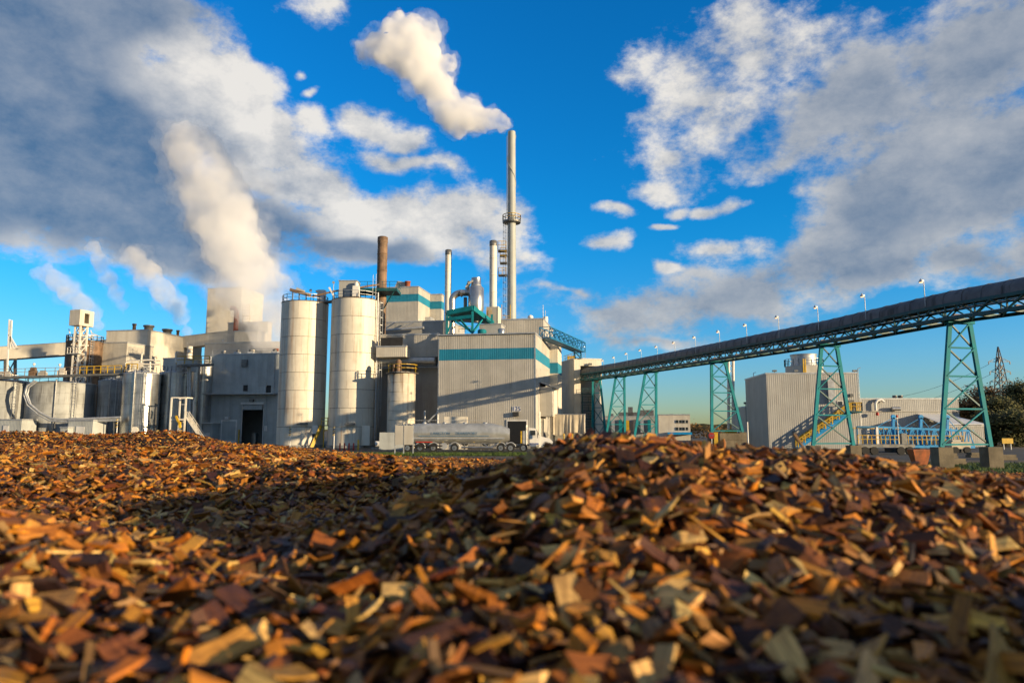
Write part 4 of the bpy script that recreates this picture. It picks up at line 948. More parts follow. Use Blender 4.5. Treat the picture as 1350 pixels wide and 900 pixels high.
# ------------------------------------------------------------------ buildings behind
mid = block('roof_range', 'grey range with flat roof behind the workshop', 'building', 270, 372, 372, 451, 152, 'greyclad', depth=10, row=456, clad_side=False, pw=2.)
tw = block('tall_block', 'tall cream windowless block behind the steam plume', 'building', 272, 310, 346, 379.5, 165, 'cream', row=420, pw=2.)
lb = block('lower_block', 'beige block below the tall cream one with red brown pipe', 'building', 300, 347, 358, 425, 158, 'beige', row=440, pw=2.)
p0 = onface(lb, 314, 437, 1.0); mb = MB(); mb.tube([p0, Vector((p0.x, p0.y, ZR(409, 157))), Vector((p0.x - .6, p0.y, ZR(405, 157))), Vector((p0.x - 1.4, p0.y, ZR(404.5, 157)))], .55, 10); o = tag(mb.build('bent_pipe', 'redpipe'), 'red brown bent exhaust pipe in front of the tall cream block', 'pipe')
t = thing('roof_stair', 'yellow caged stair on the side of the tall cream block', 'stairs', P(324, 425, 160))
for i, (r0_, r1_) in enumerate(((402, 409), (409, 416), (416, 424))):
    mb = MB(); a_ = P(320, r1_, 160); rail(mb, [a_, a_ + Vector((1.6, 0, 0))], 1.2, .5, .1); mb.bar(a_, a_ + Vector((1.6, 0, 0)), .8, .12); mb.build('landing', 'yellow', t)
for x_ in (320, 329): MB().bar(P(x_, 426, 160), P(x_, 401, 160), .14).build('post', 'yellow', t)
gl = block('pale_gallery', 'low pale gallery in front of the beige block', 'building', 309, 334, 334, 436.5, 154, 'cream', depth=4, row=445, z0=ZR(450, 154), clad_side=False)
# enclosed bridges
def bridge(name, label, x0, r0, x1, r1, Y0, Y1, hpx, m='cream'):
    a_, b_ = P(x0, r0, Y0), P(x1, r1, Y1); hg = hpx * Y0 / FPX; t = thing(name, label, 'conveyor bridge', (a_ + b_) / 2)
    n = max(2, int((b_ - a_).length / 3.)); d = (b_ - a_) / n; back = Vector((.3, 2.6, 0))
    for i in range(n):
        p, q = a_ + d * i, a_ + d * (i + .995)
        MB().slab([p, q, q - lens * hg, p - lens * hg], back).build('wall_panel', m, t)
    MB().slab([a_ + lens * .12 - back * .05, b_ + lens * .12 - back * .05, b_ - back * .05 + lens * .003, a_ - back * .05 + lens * .003], back * 1.1).build('roof', 'galv', t); return t
bridge('enclosed_bridge', 'long cream enclosed conveyor bridge behind the grey tanks', -60, 461, 143, 448, 165, 172, 17)
bridge('enclosed_bridge', 'short cream enclosed bridge running to the tall block', 238, 444, 312, 435, 162, 160, 15)
mb = MB()
t = thing('bridge_support', 'dark lattice support under the long enclosed bridge', 'support', P(14, 500, 168))
for x_ in (7, 20): MB().bar(P(x_, 500, 168), P(x_, 471, 168), .5).build('leg', 'steeldark', t)
for a_, b_ in (((7, 498), (20, 474)), ((20, 498), (7, 474))): MB().bar(P(*a_, 168), P(*b_, 168), .2).build('brace', 'steeldark', t)
t = thing('lattice_mast', 'slender white mast with raking stays at the far left', 'mast', P(12, 500, 162))
for a_, b_ in (((9, 500), (12.5, 421)), ((13.5, 460), (15.5, 422)), ((12, 441), (22, 458)), ((13, 446), (19, 460))): MB().bar(P(*a_, 162), P(*b_, 162), .28).build('pole', 'white', t)
for r_ in (430, 440, 450): MB().bar(P(12, r_, 162), P(14.8, r_, 162), .14).build('rung', 'galv', t)
big_ = block('bleach_building', 'large cream building with bare side wall behind the silver tanks', 'building', 139, 186.5, 266, 435.5, 150, 'cream', row=460, pw=2.2)
sm_ = block('stair_block', 'lower cream block in front of the large cream building', 'building', 129, 160, 172, 452, 144, 'beige', depth=8, row=470, pw=1.8)
for (x_, hh, w_, m_, lab) in ((163.5, 9, .35, 'rustpipe', 'thin dark exhaust stub on the large cream building'), (183, 6, .9, 'steeldark', 'wide dark roof ventilator at the corner of the large cream building'), (219, 5, .9, 'steeldark', 'wide dark ventilator half way along the cream roof'), (234.5, 7, .3, 'rustpipe', 'thin stub pipe near the far end of the cream roof')):
    f = 0 if x_ < 186 else (x_ - 186) / 80.
    b = (onface(big_, x_, 440) + big_['v'] * 3) if f == 0 else big_['FR'] + big_['v'] * (big_['D'] * f) - big_['u'] * 1.2
    o = tag(MB().lathe((b.x, b.y, big_['z1'] + .25), [(w_, 0), (w_, hh * .155), (w_ * 1.25, hh * .16), (w_ * 1.25, hh * .16 + .35)], 14).build('roof_ventilator', m_), lab, 'ventilator')
# white vent that smokes
b = P(249.5, 475, 147); t = thing('smoking_vent', 'white vent pipe giving off steam above the yellow platform', 'vent', b)
MB().lathe(b, [(.55, 0), (.55, ZR(456.5, 147) - b.z)], 14).build('pipe', 'stackwhite', t)
for i in range(3): MB().lathe((b.x, b.y, b.z + .8 + i * .75), [(.56, -.06), (.62, -.05), (.62, .05), (.56, .06)], 14, cap=False).build('hoop', 'rustpipe', t)
# ------------------------------------------------------------------ tanks
mat('tankmetal', (.46, .46, .44), .3, .85, var=.15, scale=.45, streak=.5, streak_col=(.16, .14, .12))
mat('tankgrey', (.33, .34, .33), .6, .1, var=.15, scale=.4, streak=.9, streak_col=(.08, .075, .07), fine=.1)
def tank(x0, x1, rtop, Y, m, label, bands=5, name='storage_tank', ladder_a=None):
    xc = (x0 + x1) / 2; k = Y / FPX; r_ = (x1 - x0) / 2 * k * .985; c = P(xc, 566, Y); zt = ZR(rtop, Y - r_ * .6, xc)
    t = thing(name, label, 'tank', (c.x, c.y, 0), 'process tanks on the left')
    zs = np.linspace(0, zt, bands + 1)
    for i in range(bands):
        MB().lathe((c.x, c.y, 0), [(r_ - .02 * (i % 2), zs[i] + .01), (r_ - .02 * (i % 2), zs[i + 1] - .01)], 44, cap=False).build('shell_course', m, t)
    MB().lathe((c.x, c.y, zt), [(r_ + .06, -.1), (r_ + .06, .06), (r_ * .5, .5), (0, .65)], 44, cap=False).build('tank_roof', 'galv' if m == 'tankmetal' else m, t)
    MB().lathe((c.x, c.y, 0), [(r_ - .1, .0), (r_ - .1, zt)], 24).build('lining', 'seam', t)
    a_ = -math.pi / 2 + (.62 if m == 'tankmetal' else .9); q_ = Vector((c.x + (r_ + .15) * math.cos(a_), c.y + (r_ + .15) * math.sin(a_), 0))
    mb = MB(); ladder(mb, q_, .5, zt + 1., (math.cos(a_), math.sin(a_)), .5, rung=.5); mb.build('ladder', 'galv', t)
    a_ -= .5; q_ = Vector((c.x + (r_ + .22) * math.cos(a_), c.y + (r_ + .22) * math.sin(a_), 0)); o_ = Vector((math.cos(a_), math.sin(a_), 0))
    MB().tube([q_ - o_ * .3 + lens * (zt + .5), q_ + lens * (zt + .45), q_ + lens * (zt - .2), q_ + lens * 1.2, q_ - o_ * .3 + lens * 1.1], .11, 7).build('riser_pipe', 'galv', t)
    mb = MB(); rail(mb, arc((c.x, c.y, zt + .05), r_ - .1, -2.8, -.3, 9), 1.1, 1.6, .06); mb.build('rim_rail', 'galv', t)
    return t, c, r_, zt
tank(-30, 37, 503, 127, 'tankgrey', 'stained grey tank cut by the left edge of the picture')
tank(37.5, 118, 505, 129, 'tankgrey', 'widest stained grey tank with dark runs below its rim', 6)
tank(127.5, 160, 502, 131, 'tankgrey', 'narrow dull grey tank left of the shiny tanks')
t1, c1_, r1_, z1_ = tank(160, 206.5, 492, 125, 'tankmetal', 'shiny steel tank with round manhole cover near its foot', 7)
tank(208, 247, 491, 129, 'tankmetal', 'shiny steel tank behind the pipe rack and stair', 7)
tank(251, 279, 483, 137, 'tankmetal', 'shaded steel tank squeezed against the workshop', 6)
p = P(177, 567, c1_.y - r1_ - .05); mb = MB(); mb.tube([p + Vector((0, .4, 0)), p + Vector((0, -.05, 0))], .62, 18); mb.build('manhole_cover', 'stackwhite', t1)
t, c, r_, z = tank(81.5, 125, 450, 143, 'rustpipe', 'dark rusty round tank behind the cube topped tower', 4, 'digester_tank')
mb = MB(); rail(mb, arc((c.x, c.y, z), r_, 0, math.tau, 18), 1.3, 1., .1); mb.build('guard_rail', 'galv', t)
mb = MB()
for i in range(14):
    a_ = P(90 + rnd.random() * 32, 438 + rnd.random() * 20, 139); b_ = a_ + Vector((rnd.uniform(-2, 2), 0, rnd.uniform(-1.5, 1.5))); mb.bar(a_, b_, rnd.uniform(.1, .35))
mb.build('pipework', 'stackwhite', t)
# tower with cube
A = P(90.8, 429, 136); kk = 136 / FPX; t = thing('hoist_tower', 'cream cube with square opening on a slim lattice tower', 'tower', (A.x + 1.3, A.y, 12))
za, zc = ZR(429, 136), ZR(408.5, 136); U_, V_ = dirs(R(16)); wd_ = 17.6 * kk; dp = 3.2
mb = MB(); A.z = 0; th = .25
mb.obox(A, U_ * wd_, V_ * th, za, zc); mb.obox(A + V_ * (dp - th), U_ * wd_, V_ * th, za, zc); mb.obox(A + V_ * th, U_ * th, V_ * (dp - 2 * th), za, zc)
mb.obox(A + V_ * th + U_ * th, U_ * (wd_ - th), V_ * (dp - 2 * th), za, za + .5); mb.obox(A + V_ * th + U_ * th, U_ * (wd_ - th), V_ * (dp - 2 * th), zc - .6, zc)
mb.obox(A + V_ * th + U_ * (wd_ - th), U_ * th, V_ * .8, za + .5, zc - .6); mb.obox(A + V_ * (dp - th - .8) + U_ * (wd_ - th), U_ * th, V_ * .8, za + .5, zc - .6)
mb.build('cabin', 'cream', t)
clad(t, A, A + U_ * wd_, za, zc, 'cream', .9)
B_ = [A + U_ * (wd_ * f) + V_ * (dp * g) for f, g in ((.35, .2), (.85, .2), (.85, .7), (.35, .7))]; zb_ = 11.5
for q in B_: MB().bar((q.x, q.y, zb_), (q.x, q.y, za), .28).build('leg', 'stackwhite', t)
mb = MB()
nb = 6
for i in range(nb):
    z0_, z1_b = zb_ + (za - zb_) * i / nb, zb_ + (za - zb_) * (i + 1) / nb
    for j in range(4):
        a_, b_ = B_[j], B_[(j + 1) % 4]; mb.bar((a_.x, a_.y, z0_), (b_.x, b_.y, z1_b), .12); mb.bar((a_.x, a_.y, z1_b), (b_.x, b_.y, z1_b), .12)
mb.build('lattice', 'stackwhite', t)
mb = MB(); zz = ZR(466, 136); rail(mb, [B_[0] + lens * zz - U_ * .8 - V_ * .6, B_[1] + lens * zz + U_ * .8 - V_ * .6], 1.2, .7, .1); mb.bar(B_[0] + lens * zz - U_ * .8, B_[1] + lens * zz + U_ * .8, 1.4, .15); mb.build('balcony', 'stackwhite', t)
# deck in front of the tank tops, with rail and odds and ends
a_, b_ = P(-30, 499, 122), P(167, 493, 124); t = thing('tank_walkway', 'long railed walkway along the tops of the grey tanks', 'walkway', (a_ + b_) / 2)
MB().bar(a_, b_, 1.6, .35).build('deck', 'steeldark', t); mb = MB(); rail(mb, [a_ + Vector((0, -.8, .18)), b_ + Vector((0, -.8, .18))], 1.25, 1.6, .07); mb.build('guard_rail', 'rustpipe', t)
mb = MB(); rail(mb, [lerp(a_, b_, .70) + Vector((0, -.85, .18)), lerp(a_, b_, .98) + Vector((0, -.85, .18))], 1.3, 1.0, .1); mb.build('yellow_rail', 'yellow', t)
for x_, w2, h2, m_, lab in ((3, 3.2, 1.0, 'beige', 'tan machine housing at the left end of the tank walkway'), (43, 1.1, 1.5, 'rustpipe', 'brown motor box on the tank walkway'), (56, 1.2, .9, 'beige', 'tan pump casing on the tank walkway'), (81, 1.2, 1.2, 'stackwhite', 'orange banded white drum on the tank walkway')):
    p = P(x_, 497, 123.6); p = Vector((p.x, p.y, lerp(a_, b_, (x_ + 30) / 197).z + .18)); tt = thing('deck_machine', lab, 'machine', p)
    mb = MB(); mb.box((p.x - w2 / 2, p.y - .4, p.z), (p.x + w2 / 2, p.y + .4, p.z + h2 * .7)); mb.build('casing', m_, tt)
    mb = MB(); mb.tube([(p.x - w2 * .35, p.y, p.z + h2 * .85), (p.x + w2 * .4, p.y, p.z + h2 * .85)], h2 * .22, 10); mb.build('motor', m_, tt)
for x_, r_, lab in ((45, 478, 'lamp post with white globe on the tank walkway'), (79, 479, 'small lamp post beside the rusty tank')):
    b = P(x_, 497, 124); t = thing('walkway_lamp', lab, 'lamp', b); MB().tube([b, P(x_, r_, 124)], .05, 5).build('post', 'galv', t); MB().lathe(P(x_, r_ + 2, 124), [(.12, -.2), (.24, 0), (.2, .15), (.05, .24)], 10).build('globe', 'white', t)
# pipes and conduit in front of the tanks
t = thing('pipe_run', 'bundle of grey pipes dropping past the tanks and running right', 'pipes', P(90, 556, 121))
for i, (dx, dr, rr0) in enumerate(((0, 0, .2), (2.5, 2, .16), (-2, 3, .13))):
    pts = [P(46 + dx, 502 + dr * .3, 121), P(36 + dx, 508 + dr, 121), P(33.5 + dx, 518 + dr, 121), P(38 + dx, 531 + dr, 121), P(52 + dx, 543 + dr, 121), P(66 + dx, 551 + dr, 121), P(80, 553 + dr * 1.2, 121), P(159, 550 + dr * 1.4, 121)]
    MB().tube(pts, rr0, 8).build('pipe', 'galv', t)
MB().tube([P(123, 556, 121), P(127, 556.5, 121), P(126.5, 570, 121), P(123, 573, 121), P(123, 579, 121)], .16, 8).build('pipe', 'white', t)
for x_ in (72, 100, 128, 150): MB().bar(P(x_, 580, 121.3), P(x_, 550, 121.3), .14).build('support', 'steeldark', t)
# huts
def hut(x0, x1, rtop, Y, label, door=None, m='slateclad'):
    b = block('pump_hut', label, 'hut', x0, x1, x1, rtop, Y, m, depth=3, pw=1.2, row=560, clad_side=False)
    if door: facebox(b, door[0] - .7, door[1] + .7, door[2] - .7, 585, .05, .09, 'door_frame', 'galv'); facebox(b, door[0], door[1], door[2], 585, .07, .12, 'door', 'white')
    return b
hut(-25, 28, 554, 120, 'low pale hut with white door at the left edge', (3, 12, 561)); hut(90, 122, 555, 120, 'low grey hut with white door below the widest tank', (99.5, 112, 562))
q = hut(80, 89.5, 564, 119.5, 'small electrical cabinet beside the grey hut', None)
# pipe rack and stair by the shiny tanks
A = P(225, 580, 119); t = thing('pipe_rack', 'pale pipe rack with stair and pipes in front of the shiny tanks', 'rack', (A.x, A.y, 0)); zt = ZR(524, 119)
c0, c1 = P(224, 566, 119), P(243, 566, 119)
for q in (c0, c1, c0 + Vector((.3, 2.4, 0)), c1 + Vector((.3, 2.4, 0))): MB().bar((q.x, q.y, 0), (q.x, q.y, zt), .22).build('column', 'stackwhite', t)
mb = MB()
for z in (zt, zt * .55): mb.bar((c0.x, c0.y, z), (c1.x, c1.y, z), .2); mb.bar((c0.x, c0.y + 2.4, z), (c1.x, c1.y + 2.4, z), .2); mb.bar((c1.x, c1.y, z), (c1.x + .3, c1.y + 2.4, z), .2)
mb.build('beam', 'stackwhite', t)
mb = MB()
for i in range(9):
    z = rnd.uniform(1.2, zt - .3); x_ = rnd.uniform(c0.x, c1.x); mb.tube([(x_, c0.y + rnd.uniform(0, 2), z - rnd.uniform(.5, 2)), (x_, c0.y + 1, z), (x_ + rnd.uniform(-1, 1), c0.y + 1.2, z)], rnd.uniform(.08, .2), 7)
mb.build('pipework', 'galv', t)
for s_ in (0, .9):
    mb = MB(); mb.bar((c1.x + .2, c1.y + s_, zt * .6), (c1.x + 3.7, c1.y + s_, .1), .1, .3); mb.build('stair_stringer', 'stackwhite', t)
    mb = MB(); rail(mb, [(c1.x + .2, c1.y + s_, zt * .6), (c1.x + 3.7, c1.y + s_, .1)], 1., 1., .07); mb.build('stair_rail', 'stackwhite', t)
for i in range(9): f = (i + .5) / 9; MB().bar((c1.x + .2 + 3.5 * f, c1.y, zt * .6 * (1 - f) + .1), (c1.x + .2 + 3.5 * f, c1.y + .9, zt * .6 * (1 - f) + .1), .3, .05).build('tread', 'galv', t)
mb = MB(); mb.bar(P(232, 548, 118.6), P(237, 560, 118.6), .3, .3); mb.bar(P(237, 556, 118.5), P(237.2, 564, 118.5), .4, .3); mb.build('hazard_guard', 'yellow', t)
t = thing('rooftop_platform', 'yellow railed platform bridging the tops of the shiny tanks', 'platform', P(255, 482, 126))
a_, b_ = P(236, 482, 126), P(279, 481, 130); MB().bar(a_, b_, 2.2, .4).build('deck', 'steeldark', t)
mb = MB(); rail(mb, [a_ + Vector((0, -1.1, .2)), b_ + Vector((0, -1.1, .2))], 1.35, 1.4, .12); mb.build('guard_rail', 'yellow', t)
for x_ in (248, 250.5): MB().bar(P(x_, 580, 127.5), P(x_, 483, 127.5), .25).build('column', 'galv', t)
mb = MB(); a_ = P(166, 487, 123); rail(mb, [a_, P(181, 487, 123)], 1.0, .7, .12); o = tag(mb.build('tank_guard_rail', 'yellow'), 'short yellow guard rail on top of the shiny tank with manhole', 'rail')
bs = block('tank_top_house', 'low blue grey house on the tops of the shiny tanks', 'housing', 215, 237, 237, 473, 128, 'slateclad', depth=4, row=480, z0=ZR(488, 128), clad_side=False)
t = thing('tank_top_pipes', 'pale pipes bending along the tops of the shiny tanks', 'pipes', P(190, 480, 124))
for pts in ([(165, 489), (165, 480), (168, 476), (195, 474.5), (212, 475), (213, 489)], [(163, 483), (170, 479), (210, 480.5)], [(186, 478), (187, 467), (189, 465)], [(198, 477), (198, 490)], [(204, 476), (205, 470), (207, 470)], [(232, 478), (232, 465), (234, 464)]): MB().tube([P(x_, r_, 123.5) for x_, r_ in pts], .16, 7).build('pipe', 'stackwhite', t)
# bollards, posts
for (x_, r0_, lab) in ((113.5, 574, 'yellow bollard in front of the grey hut'), (139.5, 574.5, 'yellow bollard right of the white drain pipe')):
    b = P(x_, 590, 108); o = tag(MB().lathe((b.x, b.y, 0), [(.14, 0), (.14, ZR(r0_, 108)), (.08, ZR(r0_, 108) + .08), (0, ZR(r0_, 108) + .1)], 10).build('bollard', 'yellow'), lab, 'bollard')
def hazard_post(x_, rtop, Y, label, base=True):
    b = P(x_, 590, Y); t = thing('hazard_post', label, 'post', (b.x, b.y, 0)); zt = ZR(rtop, Y)
    MB().tube([(b.x, b.y, 0), (b.x, b.y, zt)], .07, 8).build('post', 'white', t)
    for i in range(5): MB().slab([(b.x - .16, b.y - .09, zt - 1.3 + i * .26), (b.x + .16, b.y - .09, zt - 1.18 + i * .26), (b.x + .16, b.y - .09, zt - 1.05 + i * .26), (b.x - .16, b.y - .09, zt - 1.17 + i * .26)], (0, -.03, 0)).build('stripe', 'yellow' if i % 2 == 0 else 'black', t)
    if base: MB().lathe((b.x, b.y, 0), [(.32, 0), (.3, .5), (.15, .75), (.07, .8)], 12).build('base', 'yellow', t)
hazard_post(152.5, 552, 108, 'striped yellow hazard post with fat base before the tanks')
hazard_post(382, 562, 102, 'striped hazard post in front of the left silo', False)
hazard_post(440, 562, 102, 'striped hazard post in front of the right silo', False)
for i, x_ in enumerate((448, 454, 460, 466)):
    b = P(x_, 592, 96); o = tag(MB().lathe((b.x, b.y, 0), [(.10, 0), (.10, .95), (.05, 1.02), (0, 1.03)], 10).build('red_bollard', 'red'), ['leftmost', 'second', 'third', 'rightmost'][i] + ' of the short red bollards before the right silo', 'bollard', 'red bollards')
b = P(472, 592, 97); o = tag(MB().lathe((b.x, b.y, 0), [(.13, 0), (.13, 1.35), (.07, 1.43), (0, 1.44)], 10).build('bollard', 'yellow'), 'yellow bollard just right of the red ones', 'bollard')
b = P(504, 590, 103); t = thing('pump_skid', 'small white pump skid at the foot of the right silo', 'pump', (b.x, b.y, 0))
MB().box((b.x - 1.5, b.y - .5, 0), (b.x + 1.2, b.y + .5, .25)).build('skid', 'concrete', t); MB().tube([(b.x - 1, b.y, .75), (b.x + .2, b.y, .75)], .4, 12).build('motor', 'white', t); MB().tube([(b.x + .5, b.y, .25), (b.x + .5, b.y, 1.5), (b.x - .4, b.y, 2.)], .16, 8).build('pipe', 'white', t)
# ------------------------------------------------------------------ transfer tower at the conveyor head, footbridge
yt = conv_at(131).y - 1.5; CT0 = P(757.5, 566, 130); CT0.z = 0
t = thing('transfer_tower', 'beige transfer tower that the conveyor runs into', 'building', (CT0.x + 2.4, CT0.y, 0)); zt = ZR(473, 130)
wF = along(CT0, CN, 793.5, 520); dL = 8.
core = MB(); core.obox(CT0 + CD * 2.6, CN * wF, CD * (dL - 2.6), 0, zt); core.build('wall', 'greyclad', t)
core = MB(); zo_ = ZR(503, 130); xi = along(CT0, CN, 765.5, 520)
core.obox(CT0, CN * .2, CD * 2.597, 0, zt - .2); core.obox(CT0 + CN * (wF - .2), CN * .2, CD * 2.597, 0, zt - .2); core.obox(CT0, CN * wF, CD * 2.597, zt - .197, zt - .003); core.build('front_wall', 'cream', t)
zz = ZR(484, 130)
clad(t, CT0, CT0 + CN * xi, 0, zt - .02, 'cream', .9); clad(t, CT0 + CN * xi, CT0 + CN * wF, zz + .3, zt - .02, 'cream', 1.1); clad(t, CT0 + CN * (wF * .74), CT0 + CN * wF, 0, ZR(504, 130), 'cream', 1.1)
clad(t, CT0 + CD * dL, CT0, 0, zt - .02, 'greyclad', 1.2)  # greyer sheets on the face turned from the sun: shade put into the colour
MB().obox(CT0 - CN * .1 - CD * .1, CN * (wF + .2), CD * (dL + .2), zt + .003, zt + .18).build('roof', 'galv', t)
p = CT0 + CN * (wF * .55) - CD * .4; MB().box((p.x - .25, p.y - .3, ZR(481, 130)), (p.x + .35, p.y + .1, ZR(478.5, 130))).build('floodlight', 'steeldark', t)
mb = MB()
for i, r_ in enumerate((519, 530, 541, 552, 563)):
    z = ZR(r_, 129); q = CT0 + CN * (xi + .1) - CD * .4; mb.bar(q + lens * z, q + CN * 2.2 + lens * z, .9, .12); rail(mb, [q - CD * .4 + lens * z, q + CN * 2.2 - CD * .4 + lens * z], 1., .8, .06)
mb.build('stair_landing', 'tealdark', t)
mb = MB()
for dx in (0, 2.2): mb.bar(CT0 + CN * (xi + .1 + dx) - CD * .6, CT0 + CN * (xi + .1 + dx) - CD * .6 + lens * ZR(517, 129), .14)
mb.build('stair_post', 'tealdark', t)
mb = MB(); ra = ZR(472, 128); rail(mb, [CT0 + CD * 6 + lens * zt, CT0 + lens * zt, CT0 + CN * 1.5 + lens * zt], 1.1, 1., .08); mb.build('roof_rail', 'galv', t)
mb = MB(); q = CT0 + CD * 3 + CN * .6; mb.box((q.x - .8, q.y, zt + .18), (q.x + .6, q.y + 1, zt + .9)); mb.build('roof_unit', 'yellow', t)
# blue truss footbridge from the hall to the tower
A_, B_ = P(718, 445, 112), P(765.5, 464, 130); t = thing('truss_footbridge', 'blue truss footbridge sloping from the hall roof to the tower', 'footbridge', (A_ + B_) / 2); nB = 8; hb = 13.5 * 118 / FPX
sdw = (B_ - A_).cross(lens).normalized() * .9
for s_ in (-1, 1):
    mb = MB()
    for i in range(nB):
        a_, b_ = lerp(A_, B_, i / nB) + sdw * s_, lerp(A_, B_, (i + 1) / nB) + sdw * s_
        mb.bar(a_, b_, .18, .28); mb.bar(a_ + lens * hb, b_ + lens * hb, .15); mb.bar(b_, b_ + lens * hb, .12); mb.bar(a_, b_ + lens * hb, .09); mb.bar(a_ + lens * hb, b_, .07)
    mb.bar(A_ + sdw * s_, A_ + sdw * s_ + lens * hb, .14); mb.build('side_truss', 'bluetruss', t)
mb = MB(); mb.bar(A_, B_, 1.7, .15)
for i in range(nB + 1): q = lerp(A_, B_, i / nB); mb.bar(q - sdw + lens * hb, q + sdw + lens * hb, .1)
mb.build('deck', 'bluetruss', t)
mb = MB(); mb.bar(lerp(A_, B_, .75), W3(B_, zt + .2), .2); mb.bar(W3(B_, zt), W3(B_, B_.z), .25); mb.bar(lerp(A_, B_, .98) - Vector((1, 0, 0)), Vector((B_.x - 1, B_.y, zt)), .2); mb.build('support', 'bluetruss', t)
q = P(769, 473, 130); t = thing('head_ladder', 'grey caged ladder at the right end of the footbridge', 'ladder', (q.x, q.y, zt)); mb = MB(); ladder(mb, (q.x, q.y, 0), zt + .2, ZR(456, 130), (0, -1), .8, rung=.35); mb.build('ladder', 'galv', t)
# curtain of tarpaulin over a low concrete wall
t = thing('tarpaulin_curtain', 'cream tarpaulin hanging in folds over a low concrete wall', 'tarpaulin', P(752, 590, 112)); n = 46; vs_ = []
for j, (r_, amp) in enumerate(((546.5, .05), (552, .10), (560, .18), (568, .24), (572, .26))):
    for i in range(n + 1):
        f = i / n; x_ = 728 + 43 * f; p = P(x_, r_ + (2.5 * math.sin(f * 7) if j > 3 else 0), 112 - 1.0 * f); p.y -= amp * (.5 * math.sin(f * 47 + 2 * math.sin(f * 13)) + .6 * math.sin(f * 23 + 3 * math.sin(f * 5))) + amp; vs_.append(p)
mb = MB(); mb.add(vs_, [(j * (n + 1) + i, j * (n + 1) + i + 1, (j + 1) * (n + 1) + i + 1, (j + 1) * (n + 1) + i) for j in range(4) for i in range(n)], 0, True); mb.build('cloth', 'tarp', t)
MB().tube([P(727, 546, 112), P(772, 546, 111)], .06, 6).build('rail', 'galv', t)
for x_ in (728, 750, 771): MB().tube([P(x_, 590, 112.2), P(x_, 545.5, 112.2)], .07, 6).build('post', 'galv', t)
a_ = P(727, 590, 113.4); MB().obox(a_, Vector((6.2, -.5, 0)), Vector((.1, .5, 0)), 0, ZR(569, 113)).build('base_wall', 'concrete', t)
for x_ in (743.5, 755): q = P(x_, 590, 110.6); MB().tube([(q.x, q.y, 0), (q.x, q.y, 2.2)], .1, 8).build('guard_post', 'yellow', t)
# ------------------------------------------------------------------ far mill buildings and office
fb = block('far_mill', 'distant grey mill buildings seen between the trestles', 'building', 792, 866, 866, 549, 225, 'greyclad', depth=20, pw=4, row=560, clad_side=False)
for (x0_, x1_, r0_) in ((815, 840, 543), (843, 862, 540), (828, 834, 536), (803, 808, 545)): facebox(fb, x0_, x1_, r0_, 549.5, -6, -2, 'roof_unit', 'steeldark')
for i in range(7): facebox(fb, 797 + i * 9.5, 801 + i * 9.5, 553 + (i % 2), 570, .2, 1.5, 'pipe_stack', ['steeldark', 'galv', 'teal', 'yellow'][i % 4])
of = block('office_block', 'pale two storey office block with dark ribbon windows', 'building', 868, 910, 914, 547, 185, 'cream', depth=14, pw=3., row=560)
for r0_, r1_ in ((553.5, 557.5), (563, 567)):
    for i in range(2):
        w = facebox(of, 891 + i * 8.5, 898.5 + i * 8.5, r0_, r1_, .06, .14, 'window', 'glass')
        facebox(of, 894.5 + i * 8.5, 895 + i * 8.5, r0_, r1_, .14, .18, 'mullion', 'white', None)
facebox(of, 880, 912, 569.5, 572.5, .1, 1.4, 'canopy', 'blue')
for x_ in (883, 899): facebox(of, x_, x_ + 5, 545.3, 547, -4, -2, 'roof_unit', 'steeldark')
wl = thing('block_wall', 'brown concrete block wall below the trestle with one slanted leg', 'wall', P(964, 590, 84)); zw = ZR(570.5, 83)
a_, b_ = P(947, 566, 83), P(985, 566, 83)
for j in range(3):
    for i in range(4):
        p, q = lerp(a_, b_, i / 4), lerp(a_, b_, (i + .985) / 4); MB().box((p.x, p.y - .45, zw * j / 3), (q.x, p.y + .35, zw * (j + .97) / 3)).build('wall_block', 'block', wl)
q = P(944, 590, 81); t = thing('yellow_post', 'yellow flat post at the end of the block wall', 'post', (q.x, q.y, 0)); MB().box((q.x - .2, q.y - .1, 0), (q.x + .24, q.y + .1, ZR(569.5, 81))).build('post', 'yellow', t)
q = P(938, 574, 80); t = thing('stop_sign', 'round dark red stop sign on a post before the wall', 'sign', (q.x, q.y, 0)); MB().tube([(q.x, q.y, 0), (q.x, q.y, q.z)], .05, 6).build('post', 'galv', t)
oc = [(q.x + .36 * math.cos(math.pi / 8 + k * math.pi / 4), q.y - .08, q.z + .36 * math.sin(math.pi / 8 + k * math.pi / 4)) for k in range(8)]; MB().slab(oc, (0, .04, 0)).build('plate', 'signred', t)
text(t, 'STOP', Vector((q.x, q.y - .1, q.z)), Vector((1, 0, 0)), .2, 'letter', (0, 0, 0), 'lettering', .004)
q = P(986.5, 590, 80); o = tag(MB().tube([(q.x, q.y, 0), (q.x, q.y, ZR(556, 80))], .09, 8).build('pale_post', 'white'), 'pale post with rounded top right of the block wall', 'post')
t = thing('pipe_mast', 'tall pale pipe mast with ladder behind the trestle', 'mast', P(962, 575, 120))
for x_ in (960.5, 966.5): MB().tube([P(x_, 568, 120), P(x_, 470, 120)], .25, 8).build('pipe', 'stackwhite', t)
for i in range(14): r_ = 566 - i * 7; MB().bar(P(960.5, r_, 120), P(966.5, r_, 120), .12).build('rung', 'stackwhite', t)
mb = MB(); mb.box(P(956, 574, 121), P(970, 566, 119)); MB().obox(P(956, 570, 119), Vector((2, 0, 0)), Vector((0, 2, 0)), 0, ZR(566, 120)).build('base', 'yellow', t)
